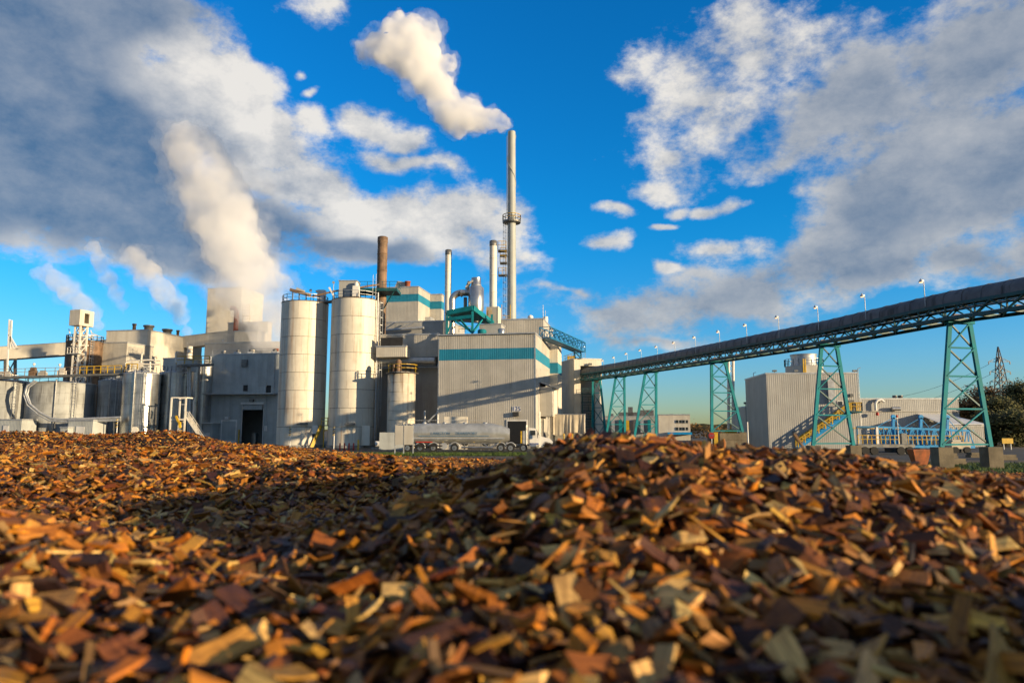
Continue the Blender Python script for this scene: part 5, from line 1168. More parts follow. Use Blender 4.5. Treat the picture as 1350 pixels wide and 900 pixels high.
# ------------------------------------------------------------------ grey building with stair and cooling tower
gb = block('grey_building', 'grey clad building with outside stair and cooling tower', 'building', 1132.5, 1013, 998, 493.5, 106, 'greyclad', a=R(5), depth=13, left=True, pw=1.2, row=530)
facebox(gb, 1104, 1111, 528, 535, .06, .12, 'window_frame', 'white'); facebox(gb, 1105, 1110, 529, 534, .1, .16, 'window', 'glass')
facebox(gb, 1119, 1126, 527, 541.5, .06, .12, 'door', 'steeldark'); facebox(gb, 1091, 1098, 500, 531, .05, .6, 'duct', 'galv'); facebox(gb, 1119.5, 1123.5, 519, 523, .05, .4, 'vent', 'steeldark')
facebox(gb, 1045, 1049, 568, 573.5, .05, .3, 'vent', 'steeldark'); facebox(gb, 1117, 1131, 542, 544.2, .05, 1.6, 'landing', 'tealdark')
p0, p1 = onface(gb, 1120, 542, 1.), onface(gb, 1049, 590, 1.); p1.z = .1
for s_ in (0.15, 1.3):
    o_ = gb['v'] * (1. - s_); MB().bar(p0 + o_, p1 + o_, .12, .4).build('stair_stringer', 'blue', gb['root']); mb = MB(); rail(mb, [p0 + o_ + lens * .1, p1 + o_ + lens * .1], 1.15, 1.2, .14); mb.build('stair_rail', 'yellow', gb['root'])
for i in range(16): f = (i + .5) / 16; q = lerp(p0, p1, f); MB().bar(q + gb['v'] * .85, q - gb['v'] * .3, .3, .05).build('tread', 'galv', gb['root'])
mb = MB(); l0, l1 = onface(gb, 1117, 541.8, 1.55), onface(gb, 1131, 541.8, 1.55); rail(mb, [l0, l1, l1 + gb['v'] * 1.4], 1.2, .6, .12); mb.build('landing_rail', 'yellow', gb['root'])
for x_ in (1022, 1050, 1128): q = onface(gb, x_, 494) + gb['v'] * .3; mb = MB(); mb.tube([q, q + lens * .55], .05, 5); mb.box((q.x - .3, q.y - .2, q.z + .5), (q.x + .3, q.y + .15, q.z + .75)); mb.build('floodlight', 'steeldark', gb['root'])
for x_ in (1000.5, 1132.5): q = onface(gb, max(x_, 1013.5), 494) + gb['v'] * (9 if x_ < 1010 else .3); MB().tube([q - lens * (0 if x_ < 1010 else 8), q + lens * 1.0, q + lens * 1.1 + gb['u'] * .4], .06, 5).build('lamp_pole', 'galv', gb['root'])
cY = 112; q = P(1064, 566, cY); zb = gb['z1'] + .25; k = cY / FPX; t = thing('cooling_tower', 'round silver cooling fan on a railed beige base', 'cooling tower', (q.x, q.y, zb))
MB().lathe((q.x, q.y, zb), [(24 * k, 0), (24 * k, ZR(483, cY) - zb)], 10, smooth=False).build('base', 'beige', t)
MB().lathe((q.x, q.y, 0), [(17 * k, ZR(483, cY)), (15.2 * k, ZR(477, cY)), (16.2 * k, ZR(468, cY))], 30, cap=False).build('fan_stack', 'galv', t)
MB().lathe((q.x, q.y, 0), [(16.5 * k, ZR(468.6, cY)), (16.9 * k, ZR(468.5, cY)), (16.9 * k, ZR(467.5, cY)), (15.9 * k, ZR(467.4, cY))], 30, cap=False).build('rim', 'galv', t)
mb = MB(); rail(mb, arc((q.x, q.y, ZR(483, cY)), 24 * k, 0, math.tau, 20), 1.1, 1.2, .07); mb.build('guard_rail', 'galv', t)
for dx in (-10, -7.5): MB().bar((q.x + dx * k * 1.0, q.y - 23 * k, zb), (q.x + dx * k, q.y - 23 * k, ZR(475, cY)), .16).build('yellow_post', 'yellow', t)
sl = block('low_annex', 'low grey block at the left of the grey building', 'building', 1003, 984, 977, 537, 122, 'greyclad', a=R(5), depth=10, left=True, row=560, pw=1.5)
facebox(sl, 992.5, 997, 570, 592, .05, .12, 'door', 'bluetruss')
q = onface(sl, 982, 537); mb = MB(); mb.tube([q + Vector((.3, .5, 0)), q + Vector((.3, .5, .6))], .05, 5); mb.box((q.x, q.y + .2, q.z + .6), (q.x + .6, q.y + .6, q.z + .95)); mb.build('floodlight', 'steeldark', sl['root'])
lg = block('long_shed', 'long low grey shed with curved roof pipe', 'building', 1265, 1133, 1133, 526.5, 124, 'greyclad', a=R(2), depth=14, left=True, pw=2., row=550)
facebox(lg, 1133, 1265, 541.6, 542.6, .06, .2, 'trim', 'beige')
q = onface(lg, 1153, 541, .5); MB().tube([q, q + lens * 1.2, q + lens * 1.75 + Vector((.35, 0, 0)), q + lens * 1.9 + Vector((1.0, 0, 0)), q + lens * 1.5 + Vector((1.5, 0, 0))], .22, 10).build('curved_pipe', 'white', lg['root'])
MB().lathe(q + Vector((0, -.4, -.9)), [(.25, 0), (.3, .4), (.1, .6)], 8).build('red_horn', 'red', lg['root'])
q = onface(lg, 1180, 541, .6); MB().tube([q - Vector((.9, 0, -.3)), q + Vector((.6, 0, .3))], .35, 10).build('fan', 'steel', lg['root'])
for x_ in (1187.5, 1195): q = onface(lg, x_, 527) + lg['v'] * 2; MB().lathe(q, [(.25, 0), (.25, .4), (.4, .45), (.4, .9)], 10).build('roof_vent', 'steeldark', lg['root'])
wh = block('light_shed', 'light roofed low shed behind the nearest trestle', 'building', 1297, 1244, 1244, 562, 116, 'greyclad', a=R(2), depth=8, left=True, row=565)
A = wh['FL']; mb = MB(); mb.slab([A - wh['u'] * .3 - wh['v'] * .5 + lens * (wh['z1'] + .26), wh['FR'] + wh['u'] * .3 - wh['v'] * .5 + lens * (wh['z1'] + .26), wh['FR'] + wh['u'] * .3 + wh['v'] * 8 - wh['u'] * 2 + lens * (wh['z1'] + 2.2), A + wh['v'] * 8 + lens * (wh['z1'] + 2.2)], (0, 0, .12)); mb.build('pitched_roof', 'white', wh['root'])
# ------------------------------------------------------------------ blue lattice boom with yellow rails
a_, b_ = P(1131, 588, 88), P(1285, 589, 88); t = thing('lattice_boom', 'bright blue lattice boom with yellow guard rails lying before the shed', 'boom', Vector(((a_.x + b_.x) / 2, a_.y, 0))); hb = 25 * 88 / FPX; nB = 17
bk_ = Vector((0, 2.2, 0))
for s_ in (0, 1):
    mb = MB()
    mb.bar(a_ + bk_ * s_, b_ + bk_ * s_, .2, .3); mb.bar(lerp(a_, b_, .18) + bk_ * s_ + lens * hb, b_ + bk_ * s_ + lens * (hb - .4), .18, .22)
    for i in range(nB):
        p, q = lerp(a_, b_, .18 + .82 * i / nB) + bk_ * s_, lerp(a_, b_, .18 + .82 * (i + 1) / nB) + bk_ * s_
        mb.bar(p, p + lens * hb * .98, .1); mb.bar(p if i % 2 else p + lens * hb, (q + lens * hb * .97) if i % 2 else q, .1)
    mb.build('side_truss', 'blue', t)
mb = MB(); p = lerp(a_, b_, .17); mb.bar(p, p + lens * hb, .28); mb.bar(p + bk_, p + bk_ + lens * hb, .28); mb.bar(p + lens * hb, p + bk_ + lens * hb, .2); mb.build('portal', 'white', t)
mb = MB()
for i in range(10): q = lerp(a_, b_, i / 9); mb.bar(q, q + bk_, .14)
mb.build('floor_beam', 'blue', t)
mb = MB(); rail(mb, [a_ + Vector((0, -.15, .3)), lerp(a_, b_, .9) + Vector((0, -.15, .3))], 1.05, .55, .08); rail(mb, [lerp(a_, b_, 0) + lens * (hb - .5) + bk_ * .5, lerp(a_, b_, .95) + lens * (hb - .6) + bk_ * .5], .35, 3, .12, mid=False); mb.build('guard_rail', 'yellow', t)
mb = MB(); mb.bar(a_ + lens * hb, lerp(a_, b_, .18) + lens * hb, .18, .25); mb.bar(a_, a_ + lens * hb, .12); mb.build('end_frame', 'bluetruss', t)
for f in (.36, .60, .83):
    q = lerp(a_, b_, f) + bk_ * .5 + lens * hb; mb = MB(); mb.bar(q - Vector((.3, 0, 2.2)), q + lens * 1.2, .3); mb.bar(q + lens * 1.2, q - Vector((2.2, 0, 0)), .06); mb.bar(q + lens * 1.2, q + Vector((.9, 0, 0)), .06); mb.tube([q + Vector((0, -.15, 1.3)), q + Vector((0, .15, 1.3))], .28, 10); mb.build('mast', 'blue', t)
for f in (.1, .33, .55, .9): q = lerp(a_, b_, f); MB().box((q.x - .3, q.y - .1, 0), (q.x + .3, q.y + 2.3, q.z - .16)).build('cradle', 'dark', t)
q = P(1192, 590, 84); t = thing('control_stand', 'dark grey control stand with red lamp before the boom', 'stand', (q.x, q.y, 0)); MB().box((q.x - .2, q.y, 0), (q.x + .45, q.y + .4, ZR(571, 84))).build('cabinet', 'steeldark', t); MB().tube([(q.x - .6, q.y, 0), (q.x - .6, q.y, ZR(550, 84))], .05, 6).build('pole', 'galv', t); MB().lathe((q.x - .6, q.y, ZR(550, 84)), [(.12, 0), (.12, .2), (.04, .3)], 8).build('beacon', 'red', t)
q = P(1212.5, 612, 56); zt = ZR(592, 56); k = 56 / FPX; t = thing('orange_hopper', 'rusty orange tapered skip left of the nearest trestle', 'skip', (q.x, q.y, 0))
def fr_(w0, w1, z0, z1): return [(q.x - w0, q.y - w0 * .7, z0), (q.x + w0, q.y - w0 * .7, z0), (q.x + w0, q.y + w0 * .7, z0), (q.x - w0, q.y + w0 * .7, z0), (q.x - w1, q.y - w1 * .7, z1), (q.x + w1, q.y - w1 * .7, z1), (q.x + w1, q.y + w1 * .7, z1), (q.x - w1, q.y + w1 * .7, z1)]
MB().box8(fr_(7 * k, 11 * k, 0, zt - .14)).build('bin', 'hopper', t); MB().box8(fr_(11.4 * k, 11.4 * k, zt - .14, zt)).build('rim', 'hopper', t)
# undercarriage clutter and concrete blocks
for i, (x_, r0_, w_, Y, m_, lab) in enumerate(((1262, 607, 26, 57, 'block', 'concrete block between the footings of the nearest trestle'), (1330, 601, 24, 66, 'block', 'long concrete block right of the nearest trestle'), (1256, 601, 16, 70, 'block', 'farther concrete block behind the left footing'), (1290, 602, 18, 72, 'block', 'farther concrete block behind the right footing'))):
    q = P(x_, 610, Y); w2 = w_ * Y / FPX; zt = max(.5, ZR(r0_, Y)); t = thing('concrete_block', lab, 'concrete block', (q.x, q.y, 0), 'concrete blocks by the trestle'); MB().box((q.x - w2 / 2, q.y, 0), (q.x + w2 / 2, q.y + .9, zt * .5 - .01)).build('block', m_, t); MB().box((q.x - w2 / 2 + .1, q.y + .02, zt * .5), (q.x + w2 / 2 - .08, q.y + .88, zt)).build('block', m_, t)
q = P(1165, 600, 80); t = thing('flat_wagon', 'dark flat wagon standing under the blue boom', 'wagon', (q.x, q.y, 0))
MB().box((q.x - 2.8, q.y, .8), (q.x + 3.6, q.y + 2, 1.15)).build('bed', 'steeldark', t)
for dx in (-2, -1, 2, 3): MB().tube([(q.x + dx, q.y - .05, .45), (q.x + dx, q.y + .3, .45)], .45, 14).build('wheel', 'rubber', t)
q = P(1258, 600, 84); t = thing('tan_machine', 'tan compressor on wheels behind the nearest trestle', 'machine', (q.x, q.y, 0)); MB().box((q.x - .2, q.y, .55), (q.x + 2., q.y + 1.4, 1.35)).build('body', 'tarp', t); MB().box((q.x - .1, q.y - .05, 1.353), (q.x + .9, q.y + 1.2, 1.6)).build('hood', 'beige', t)
for dx in (.2, 1.6): MB().tube([(q.x + dx, q.y - .1, .4), (q.x + dx, q.y + .2, .4)], .4, 14).build('wheel', 'rubber', t)
q = P(1329, 590, 100); t = thing('yellow_board', 'small yellow board below the trees at the right', 'sign', (q.x, q.y, 0)); MB().box((q.x - .75, q.y, ZR(584.5, 100)), (q.x + .8, q.y + .06, ZR(577.5, 100))).build('board', 'yellow', t)
for dx in (-.5, .5): MB().bar((q.x + dx, q.y + .1, 0), (q.x + dx, q.y + .1, ZR(580, 100)), .08).build('post', 'galv', t)
# ------------------------------------------------------------------ tanker lorry
YT = 89.; k = YT / FPX
def T(x_, r_, dy=0.): p = P(x_, r_, YT + dy); return p
t = thing('tanker_truck', 'silver pneumatic tanker lorry with white tractor unit before the hall', 'truck', (P(620, 590, YT).x, YT, 0))
x0_, x1_ = T(536, 570).x, T(672, 570).x; rT = 1.22; zc_ = ZR(557.5, YT) - rT; Ln = x1_ - x0_
prof = [(0, .75), (.05, .97), (.2, 1.), (.80, 1.), (.84, .98), (.93, .80), (1.0, .56)]
mb = MB(); n = 24; vs_ = []
for f, s_ in prof:
    for j in range(n):
        a = math.tau * j / n; belly = 1.0 if math.sin(a) > 0 else 1.12
        zz = zc_ + rT * math.sin(a) * (s_ if math.sin(a) > 0 else min(1, s_ * 1.15)) * belly - (1 - s_) * .35
        vs_.append((x0_ + Ln * f, YT + 1.25 + rT * math.cos(a) * (.7 + .3 * s_), zz))
mb.add(vs_, [(i * n + j, i * n + (j + 1) % n, (i + 1) * n + (j + 1) % n, (i + 1) * n + j) for i in range(len(prof) - 1) for j in range(n)], 0, True)
mb.add(vs_[:n], [tuple(range(n))]); mb.add(vs_[-n:], [tuple(range(n))]); mb.build('tank', 'tanker', t)
for f in (.1, .28, .46, .64): MB().lathe((0, 0, 0), [(rT * 1.0 + .01, -.04), (rT + .035, -.03), (rT + .035, .03), (rT + .01, .04)], 24, cap=False) if False else None
for i in range(4):
    xx = x0_ + Ln * (.16 + .2 * i); MB().add([(xx + 1.1 * math.cos(a), YT + 1.25 + .8 * math.sin(a), zc_ - rT * .55) for a in [math.tau * j / 12 for j in range(12)]] + [(xx + .25 * math.cos(a), YT + 1.25 + .25 * math.sin(a), .75) for a in [math.tau * j / 12 for j in range(12)]], [(j, (j + 1) % 12, 12 + (j + 1) % 12, 12 + j) for j in range(12)], 0, True).build('hopper_cone', 'tanker', t)
    MB().lathe((xx, YT + 1.25, zc_ + rT - .05), [(.28, 0), (.28, .14), (.1, .2)], 12).build('hatch', 'galv', t)
mb = MB(); mb.box((x0_ + .2, YT + .12, zc_ - rT * .62), (x0_ + Ln * .95, YT + .22, zc_ - rT * .48)); mb.build('side_rail', 'galv', t)
MB().box((x0_ - .1, YT + .35, 1.0), (x1_ - .5, YT + 2.1, 1.18)).build('chassis', 'steeldark', t)
mb = MB(); rail(mb, [(x0_ + .3, YT + .9, zc_ + rT), (x0_ + Ln * .8, YT + .9, zc_ + rT)], .35, 2.5, .05, mid=False); mb.build('walk_rail', 'galv', t)
for w_, f_ in (('LANGTON', .33), ('TRANSPORT', .58)): text(t, w_, Vector((x0_ + Ln * f_, YT + .0, zc_ - .08)), Vector((1, 0, 0)), .5, 'letter', (0, 0, 0), 'lettering', .012)
MB().box((x0_ + Ln * .12, YT + .0, zc_ - .42), (x0_ + Ln * .8, YT + .03, zc_ - .34)).build('stripe', 'letter', t)
def wheel(x_, dy=0., r_=.52):
    o = MB().tube([(x_, YT + .05 + dy, r_), (x_, YT + .4 + dy, r_)], r_, 20).build('wheel', 'rubber', t)
    MB().lathe((0, 0, 0), [(0, 0)], 3) if False else None
    MB().tube([(x_, YT + .02 + dy, r_), (x_, YT + .1 + dy, r_)], r_ * .58, 16).build('rim', 'steel', o); MB().tube([(x_, YT - .02 + dy, r_), (x_, YT + .06 + dy, r_)], r_ * .22, 10).build('hub', 'steeldark', o)
    return o
for x_ in (537, 553.5, 571, 599, 660, 673): wheel(T(x_, 590).x); 
for x_ in (553.5, 571, 599, 660, 673):
    c = T(x_, 590).x; MB().tube([(c + .68 * math.cos(a), YT + .25, .52 + .68 * math.sin(a)) for a in np.linspace(.25, math.pi - .25, 8)], .07, 5).build('mudguard', 'galv', t)
MB().tube([(T(585, 590).x, YT + .1, .75), (T(585, 590).x, YT + .35, .75)], .42, 18).build('hose_reel', 'galv', t)
for x_ in (612, 634, 645): c = T(x_, 590).x; MB().bar((c, YT + .3, .2), (c, YT + .3, 1.0), .12).build('landing_leg', 'steeldark', t)
mb = MB(); mb.tube([(T(608, 590).x, YT + .15, .6), (T(650, 590).x, YT + .15, .55)], .12, 8); mb.tube([(T(638, 590).x, YT + .2, 1.0), (T(645, 590).x, YT + .2, .5), (T(655, 590).x, YT + .2, 1.0)], .09, 8); mb.build('discharge_pipe', 'steel', t)
mb = MB(); mb.box((T(548, 590).x, YT + .05, 1.19), (T(570, 590).x, YT + .12, 1.32)); mb.build('tail_board', 'red', t)
c0 = T(693, 590).x; c1 = T(707, 590).x; c2_ = T(728, 590).x
mb = MB(); zr_ = ZR(564.5, YT); mb.slab([(c0 + .4, YT + .1, .9), (c1 + .4, YT + .1, .9), (c1 + .35, YT + .1, 2.0), (c1 - .05, YT + .1, zr_), (c0 + .4, YT + .1, zr_ + .1)], (0, 2.2, 0)); mb.build('cab', 'white', t)
mb = MB(); mb.slab([(c1 + .402, YT + .25, .8), (c2_, YT + .25, .75), (c2_ + .1, YT + .25, 1.3), (c2_ - .3, YT + .25, 1.7), (c1 + .402, YT + .25, 2.0)], (0, 1.9, 0)); mb.build('bonnet', 'white', t)
mb = MB(); mb.box((c1 - .75, YT + .06, 2.1), (c1 - .1, YT + .098, zr_ - .25)); mb.build('side_window', 'glass', t)
MB().slab([(c1 + .36, YT + .2, 2.05), (c1 - .0, YT + .2, zr_ - .15), (c1 + .04, YT + .2, zr_ - .12), (c1 + .42, YT + .2, 2.1)], (0, 2.0, 0)).build('windscreen', 'glass', t)
MB().tube([(c0 + .1, YT + .3, .9), (c0 + .1, YT + .3, zr_ + .4)], .1, 8).build('exhaust', 'steel', t); MB().box((c0 - .35, YT + .2, 1.0), (c0 - .02, YT + 1.6, zr_ - .3)).build('rear_panel', 'galv', t)
MB().tube([(c0 + .6, YT - .06, .72), (c1, YT - .06, .72)], .3, 14).build('fuel_tank', 'steel', t); MB().box((c2_ - .05, YT + .3, 1.0), (c2_ + .16, YT + .6, 1.2)).build('headlight', 'glass', t); MB().box((c2_ - .5, YT + .12, .45), (c2_ + .2, YT + 2.2, .74)).build('bumper', 'steel', t)
wheel(T(722, 590).x); wheel(T(690, 590).x); MB().tube([(T(722, 590).x + .72 * math.cos(a), YT + .3, .52 + .72 * math.sin(a)) for a in np.linspace(.1, math.pi - .1, 9)], .1, 6).build('mudguard', 'white', t)
MB().box((T(662, 590).x, YT + .5, .78), (c0 + .5, YT + 2, .97)).build('tractor_frame', 'steeldark', t); MB().box((c0 - .62, YT + .1, 1.1), (c0 - .45, YT + .2, 2.6)).build('marker_post', 'yellow', t)
mb = MB(); mb.bar((c1 + .15, YT + .0, 1.95), (c1 + .15, YT - .25, 2.05), .05); mb.box((c1 + .1, YT - .42, 1.75), (c1 + .18, YT - .22, 2.35)); mb.build('mirror', 'dark', t)
MB().box((c2_ + .085, YT + .7, .8), (c2_ + .16, YT + 1.7, 1.5)).build('grille', 'steeldark', t); MB().box((c1 - .85, YT + .075, .95), (c1 - .83, YT + .098, 2.6)).build('door_gap', 'dark', t)
MB().box((c0 + .55, YT + .06, .95), (c1 + .3, YT + .098, 1.12)).build('cab_stripe', 'letterblue', t); MB().box((c0 + .7, YT - .3, .35), (c0 + 1.2, YT + .05, .4)).build('step', 'steel', t)
for f in (.05, .35, .65, .9): xx = x0_ + Ln * f; MB().box((xx, YT + .1, 1.2), (xx + .12, YT + .118, 1.28)).build('marker_light', 'yellow', t)
MB().tube([(x0_ + .6, YT + .0, .8), (x0_ + 2., YT - .05, .7), (x0_ + 4.5, YT + .0, .8)], .08, 8).build('hose', 'rubber', t)
MB().bar((x0_ - .05, YT + .5, zc_ + rT), (x0_ - .15, YT + .5, .8), .5, .06).build('rear_ladder', 'galv', t)
# blank three-post board
YS = 80.; t = thing('notice_board', 'blank white three post notice board before the tanker', 'sign', (P(532, 590, YS).x, YS, 0))
for x_ in (520.5, 532, 544.5): q = P(x_, 590, YS); MB().box((q.x - .06, q.y + .05, 0), (q.x + .06, q.y + .17, ZR(559.5, YS))).build('post', 'galv', t)
for a_, b_ in ((520.5, 531.6), (532.4, 544.5)): p, q = P(a_, 586, YS), P(b_, 560.5, YS); MB().box((p.x, YS - .02, p.z), (q.x, YS + .045, q.z)).build('panel', 'beige', t)
# low concrete plinth and plant behind the tanker
t = thing('bulk_plant', 'low white pumping plant with pipes behind the tanker', 'plant', P(590, 590, 101)); q = P(600, 570, 101)
A = P(585, 590, 101); MB().obox(A, Vector((3.2, 0, 0)), Vector((0, 2.5, 0)), 0, ZR(549, 101)).build('tank', 'cream', t); mb = MB(); rail(mb, [A + lens * ZR(549, 101), A + Vector((3.2, 0, ZR(549, 101)))], .9, 1., .07); mb.build('guard_rail', 'galv', t)
for x_, r_ in ((560, 541), (577, 538)): MB().tube([P(x_, 590, 100.5), P(x_, r_, 100.5)], .13, 8).build('pipe', 'galv', t)
MB().bar(P(564, 556, 100), P(577, 543, 100), .16).build('brace', 'galv', t); MB().box(P(551, 560, 101), P(558, 550, 102)).build('blower', 'white', t) if False else None
A = P(500, 590, 100); o = tag(MB().box((A.x, A.y, 0), (A.x + 3.6, A.y + .4, 2.4)).build('barrier_wall', 'slateclad'), 'low grey barrier wall right of the right silo', 'wall')
# ------------------------------------------------------------------ trees, pylon, far land
def tree(x_, rtop, Y, wpx, label, m, seed):
    r = random.Random(seed); b = P(x_, 566, Y); zt = ZR(rtop, Y); wd = wpx * Y / FPX / 2; t = thing('tree', label, 'tree', (b.x, b.y, 0), 'trees behind the right hand trestle')
    mb = MB(); mb.tube([(b.x, b.y, 0), (b.x + r.uniform(-.3, .3), b.y, zt * .5), (b.x + r.uniform(-.4, .4), b.y, zt * .92)], [.32, .2, .05], 7)
    limbs = []
    for i in range(24):
        z0_ = zt * r.uniform(.15, .85); a = r.random() * math.tau; ln = wd * r.uniform(.5, 1.) * (1.15 - .65 * z0_ / zt); e = Vector((b.x + math.cos(a) * ln, b.y + math.sin(a) * ln, z0_ + ln * r.uniform(.3, .9))); limbs.append(e); mb.tube([(b.x, b.y, z0_), lerp((b.x, b.y, z0_), e, .5) + lens * .2, e], [.12, .07, .02], 5)
    mb.build('trunk', 'bark', t); lf = MB()
    cl_ = [e + Vector((r.gauss(0, .4), r.gauss(0, .4), r.gauss(0, .4))) for e in limbs for _ in range(3)] + [Vector((b.x + r.gauss(0, wd * .35), b.y + r.gauss(0, wd * .35), zt * r.uniform(.6, .97))) for _ in range(14)] + [Vector((b.x + r.gauss(0, wd * .6), b.y + r.gauss(0, wd * .6), zt * r.uniform(.08, .5))) for _ in range(22)]
    for c in cl_:
        s_ = r.uniform(.4, .85)
        for _ in range(60):
            p = c + Vector((r.gauss(0, s_), r.gauss(0, s_), r.gauss(0, s_ * .75))); d1 = Vector((r.gauss(0, 1), r.gauss(0, 1), r.gauss(0, 1))).normalized() * r.uniform(.14, .3); d2 = d1.orthogonal().normalized() * r.uniform(.1, .2)
            lf.add([p - d1, p + d2, p + d1, p - d2], [(0, 1, 2, 3)])
    me = bpy.data.meshes.new('crown'); off = WLOC[t]; me.from_pydata([(a - off.x, b_ - off.y, c) for a, b_, c in lf.v], [], lf.f); me.materials.append(M[m]); link('crown', me, t)
TREES = [(1262, 529, 140, 34, 'slim autumn tree at the left of the tree row', 'leafautumn'), (1283, 521, 134, 40, 'autumn tree seen through the nearest trestle', 'leafautumn'), (1300, 510, 138, 44, 'taller brown autumn tree right of the trestle', 'leafautumn'), (1322, 524, 128, 46, 'dark green tree below the power pylon', 'leafgreen'),
         (1340, 509, 132, 46, 'tall dark tree right of the power pylon', 'leafgreen'), (1362, 500, 130, 56, 'large dark tree cut by the right edge', 'leafgreen'), (1310, 545, 122, 40, 'low dark bush in front of the autumn trees', 'leafgreen'), (1342, 548, 118, 46, 'low dark bush at the right edge', 'leafgreen'), (1395, 505, 136, 60, 'dark tree beyond the right edge', 'leafgreen')]
for i, a in enumerate(TREES): tree(*a, 40 + i)
YP = 300; b = P(1325, 566, YP); t = thing('power_pylon', 'grey lattice power pylon above the trees', 'pylon', (b.x, b.y, 0)); zt = ZR(457, YP); hs2 = [(0, 4.2), (.3, 3.), (.55, 1.7), (.8, 1.0), (1., .1)]
mb = MB(); Q = [[Vector((b.x + sx * w2, b.y + sy * w2, zt * f)) for sx, sy in ((-1, -1), (1, -1), (1, 1), (-1, 1))] for f, w2 in hs2]
for i in range(len(Q) - 1):
    n = 3 if i < 3 else 2
    for j in range(4):
        for s_ in range(n):
            p0, p1 = lerp(Q[i][j], Q[i + 1][j], s_ / n), lerp(Q[i][j], Q[i + 1][j], (s_ + 1) / n); q0, q1 = lerp(Q[i][(j + 1) % 4], Q[i + 1][(j + 1) % 4], s_ / n), lerp(Q[i][(j + 1) % 4], Q[i + 1][(j + 1) % 4], (s_ + 1) / n)
            mb.bar(p0, p1, .32); mb.bar(p0, q1, .18); mb.bar(q0, p1, .18)
mb.build('lattice', 'steeldark', t); arms = []
for r_, w_ in ((476.5, 14), (490, 13.5), (503, 14.5)):
    z = ZR(r_, YP); l_ = w_ * YP / FPX; mb = MB(); mb.bar((b.x - l_, b.y, z), (b.x + l_, b.y, z), .25); mb.bar((b.x - l_, b.y, z), (b.x, b.y, z + 2), .2); mb.bar((b.x + l_, b.y, z), (b.x, b.y, z + 2), .2)
    for s_ in (-1, 1): mb.bar((b.x + s_ * l_, b.y, z), (b.x + s_ * l_, b.y, z - 1.2), .3); arms.append(Vector((b.x + s_ * l_, b.y, z - 1.2)))
    mb.build('cross_arm', 'steeldark', t)
for i, e in enumerate(arms[::2]):
    f = P(1130 - i * 10, (525, 540, 552)[i], 420); pts = [lerp(e, f, s_ / 12) - lens * 5 * (1 - (2 * s_ / 12 - 1) ** 2) for s_ in range(13)]
    o = tag(MB().tube(pts, .07, 4, cap=False).build('power_line', 'steeldark'), ['upper', 'middle', 'lower'][i] + ' power line running left from the pylon', 'power line')
# distant wooded rise
rr2 = random.Random(5); mb = MB(); n = 160; pts0 = []
for i in range(n + 1):
    f = i / n; x_ = -1100 + 2600 * f; yy = 1100 + 160 * math.sin(f * 5); hgt = 5 + 4 * math.sin(f * 13) + 2 * math.sin(f * 37 + 1) + rr2.uniform(0, 3.5); pts0.append((x_, yy, hgt))
mb.add([(a, b_, -1) for a, b_, c in pts0] + pts0 + [(a, b_ + 260, -1) for a, b_, c in pts0], [(i, i + 1, n + 2 + i, n + 1 + i) for i in range(n)] + [(n + 1 + i, n + 2 + i, 2 * n + 3 + i, 2 * n + 2 + i) for i in range(n)], 0)
mb.build('wooded_hill', 'hill', kind='structure')
def bush_row(name, label, x0_, x1_, r_, Y, m, seed):
    r = random.Random(seed); lf = MB(); a, b = P(x0_, 566, Y), P(x1_, 566, Y); zt = ZR(r_, Y)
    for i in range(int((b.x - a.x) * 1.6)):
        c = Vector((r.uniform(a.x, b.x), Y + r.uniform(0, 6), zt * r.uniform(.2, .9))); s_ = zt * .2
        for _ in range(30):
            p = c + Vector((r.gauss(0, s_), r.gauss(0, s_), r.gauss(0, s_))); p.z = max(.05, p.z); d1 = Vector((r.gauss(0, 1), r.gauss(0, 1), r.gauss(0, 1))).normalized() * .35; d2 = d1.orthogonal().normalized() * .25; lf.add([p - d1, p + d2, p + d1, p - d2], [(0, 1, 2, 3)])
    me = bpy.data.meshes.new(name); me.from_pydata(lf.v, [], lf.f); me.materials.append(M[m]); o = bpy.data.objects.new(name, me); COL.objects.link(o); WLOC[o] = Vector(); tag(o, label, 'scrub', kind='stuff')
bush_row('far_scrub', 'brown and green scrub behind the office block', 905, 985, 561, 230, 'leafautumn', 6)
# ------------------------------------------------------------------ steam plumes (real volumes)
def smoke_mat(name, dens, col, cut=None, aniso=.2, scale=.16):
    m = bpy.data.materials.new(name); m.use_nodes = True; t_ = m.node_tree; t_.nodes.clear(); h = NG(t_)
    v = h.n('ShaderNodeVolumePrincipled'); v.inputs['Color'].default_value = col + (1,); v.inputs['Anisotropy'].default_value = aniso; v.inputs['Density'].default_value = dens
    if cut is not None:
        g = h.n('ShaderNodeTexCoord'); n1 = h.noise(g.outputs['Object'], scale, 6, .62); h.set(v.inputs['Density'], h.m('MULTIPLY', h.smooth(n1, cut - .10, cut + .14), dens))
    o = h.n('ShaderNodeOutputMaterial'); t_.links.new(v.outputs[0], o.inputs['Volume']); M[name] = m
    if cut is None: m.cycles.homogeneous_volume = True
for nm_, d_, c_, s_ in (('steam', .5, .41, .3), ('steam_big', .19, .42, .15), ('steam_thin', .2, .43, .25), ('steam_faint', .07, .45, .22)):
    smoke_mat(nm_, d_, (.995, .991, .985), c_, aniso=0., scale=s_); smoke_mat(nm_ + '_fringe', d_ * .2, (.995, .991, .985), c_ + .03, aniso=0., scale=s_ * 1.6)
ctex = bpy.data.textures.new('billow', 'CLOUDS'); ctex.noise_scale = 3.2; ctex.noise_depth = 4
ctex2 = bpy.data.textures.new('billow_fine', 'CLOUDS'); ctex2.noise_scale = 1.1; ctex2.noise_depth = 3
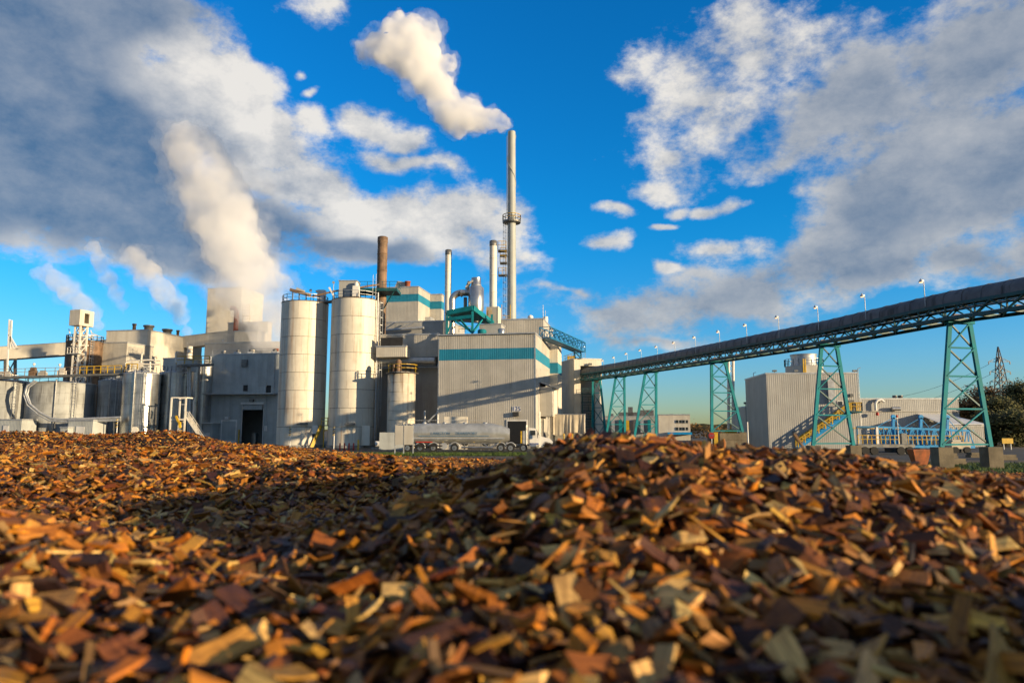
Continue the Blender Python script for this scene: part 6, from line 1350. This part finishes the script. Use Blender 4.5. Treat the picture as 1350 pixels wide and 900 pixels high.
def plume(name, label, pts, Y, m, vox, d1, d2, seed, puffs=9, fringe=None):
    r = random.Random(seed); k = Y / FPX; bm_ = bmesh.new(); base = P(pts[0][0], pts[0][1], Y)
    if fringe: pts = [(x_, r_, rp * (1.12 + .3 * i / len(pts))) for i, (x_, r_, rp) in enumerate(pts)]
    for (x_, r_, rp) in pts:
        c = P(x_, r_, Y) - base; R_ = rp * k
        for j in range(puffs + 1):
            s_ = R_ * (.86 if j == 0 else r.uniform(.25, .5)); o = Vector((0, 0, 0)) if j == 0 else Vector((r.gauss(0, 1), r.gauss(0, 1), r.gauss(0, 1))).normalized() * R_ * r.uniform(.5, .85)
            bmesh.ops.create_icosphere(bm_, subdivisions=2, radius=s_, matrix=Matrix.Translation(c + o))
    me = bpy.data.meshes.new(name); bm_.to_mesh(me); bm_.free(); o = bpy.data.objects.new(name, me); COL.objects.link(o); o.location = base; WLOC[o] = base
    q = o.modifiers.new('remesh', 'REMESH'); q.mode = 'VOXEL'; q.voxel_size = vox; q.use_smooth_shade = True
    for tx, st in ((ctex, d1), (ctex2, d2)):
        q = o.modifiers.new('billow', 'DISPLACE'); q.texture = tx; q.strength = st; q.mid_level = .5; q.texture_coords = 'LOCAL'
    dg = bpy.context.evaluated_depsgraph_get(); me2 = bpy.data.meshes.new_from_object(o.evaluated_get(dg)); o.modifiers.clear(); o.data = me2; me2.materials.clear(); me2.materials.append(M[m])
    if fringe: o.parent = fringe; o.location = (0, 0, 0); o['kind'] = 'stuff'; return o
    tag(o, label, 'steam', kind='stuff')
    plume('vapour_fringe', None, pts, Y, m + '_fringe', vox * 1.2, d1 * 1.7, d2 * 1.7, seed + 50, puffs, o)
    return o
plume('chimney_plume', 'bright white steam plume blowing left from the tallest chimney', [(675, 169, 6), (668, 166, 8), (659, 162, 11), (648, 159, 15), (634, 156, 20), (617, 152, 26), (598, 152, 29), (585, 138, 26), (576, 115, 27), (560, 98, 28), (556, 76, 34), (547, 50, 32), (568, 44, 20), (522, 68, 32), (524, 42, 22), (498, 62, 23), (480, 68, 15), (592, 84, 14)], 128, 'steam', .45, 2.2, .9, 1)
plume('steam_column', 'broad grey white steam column rising behind the left silo', [(362, 446, 26), (352, 420, 36), (338, 392, 44), (362, 378, 24), (328, 362, 47), (312, 330, 50), (300, 298, 52), (290, 266, 52), (276, 236, 50), (258, 208, 42), (238, 188, 30)], 150, 'steam_big', .8, 3.5, 1.4, 2)
plume('vent_steam', 'grey steam drifting left from the white vent', [(249, 452, 5), (247, 436, 8), (241, 418, 12), (229, 400, 17), (213, 383, 20), (195, 362, 22), (178, 338, 18)], 147, 'steam_thin', .5, 1.6, .8, 3)
plume('vent_steam', 'thin steam wisp above the lower cream block', [(163, 414, 4), (161, 402, 8), (154, 386, 12), (143, 366, 13), (132, 346, 15), (124, 326, 11)], 150, 'steam_thin', .5, 1.4, .8, 4)
plume('vent_steam', 'steam curling round the cube topped tower', [(128, 444, 5), (129, 428, 9), (123, 412, 14), (108, 402, 16), (92, 388, 18), (76, 374, 18), (60, 360, 15)], 140, 'steam_thin', .5, 1.6, .8, 5)
plume('vent_steam', 'faint steam in front of the tall cream block', [(294, 448, 5), (292, 430, 9), (288, 410, 13), (284, 388, 14), (282, 370, 10)], 142, 'steam_faint', .6, 1.4, .8, 6)
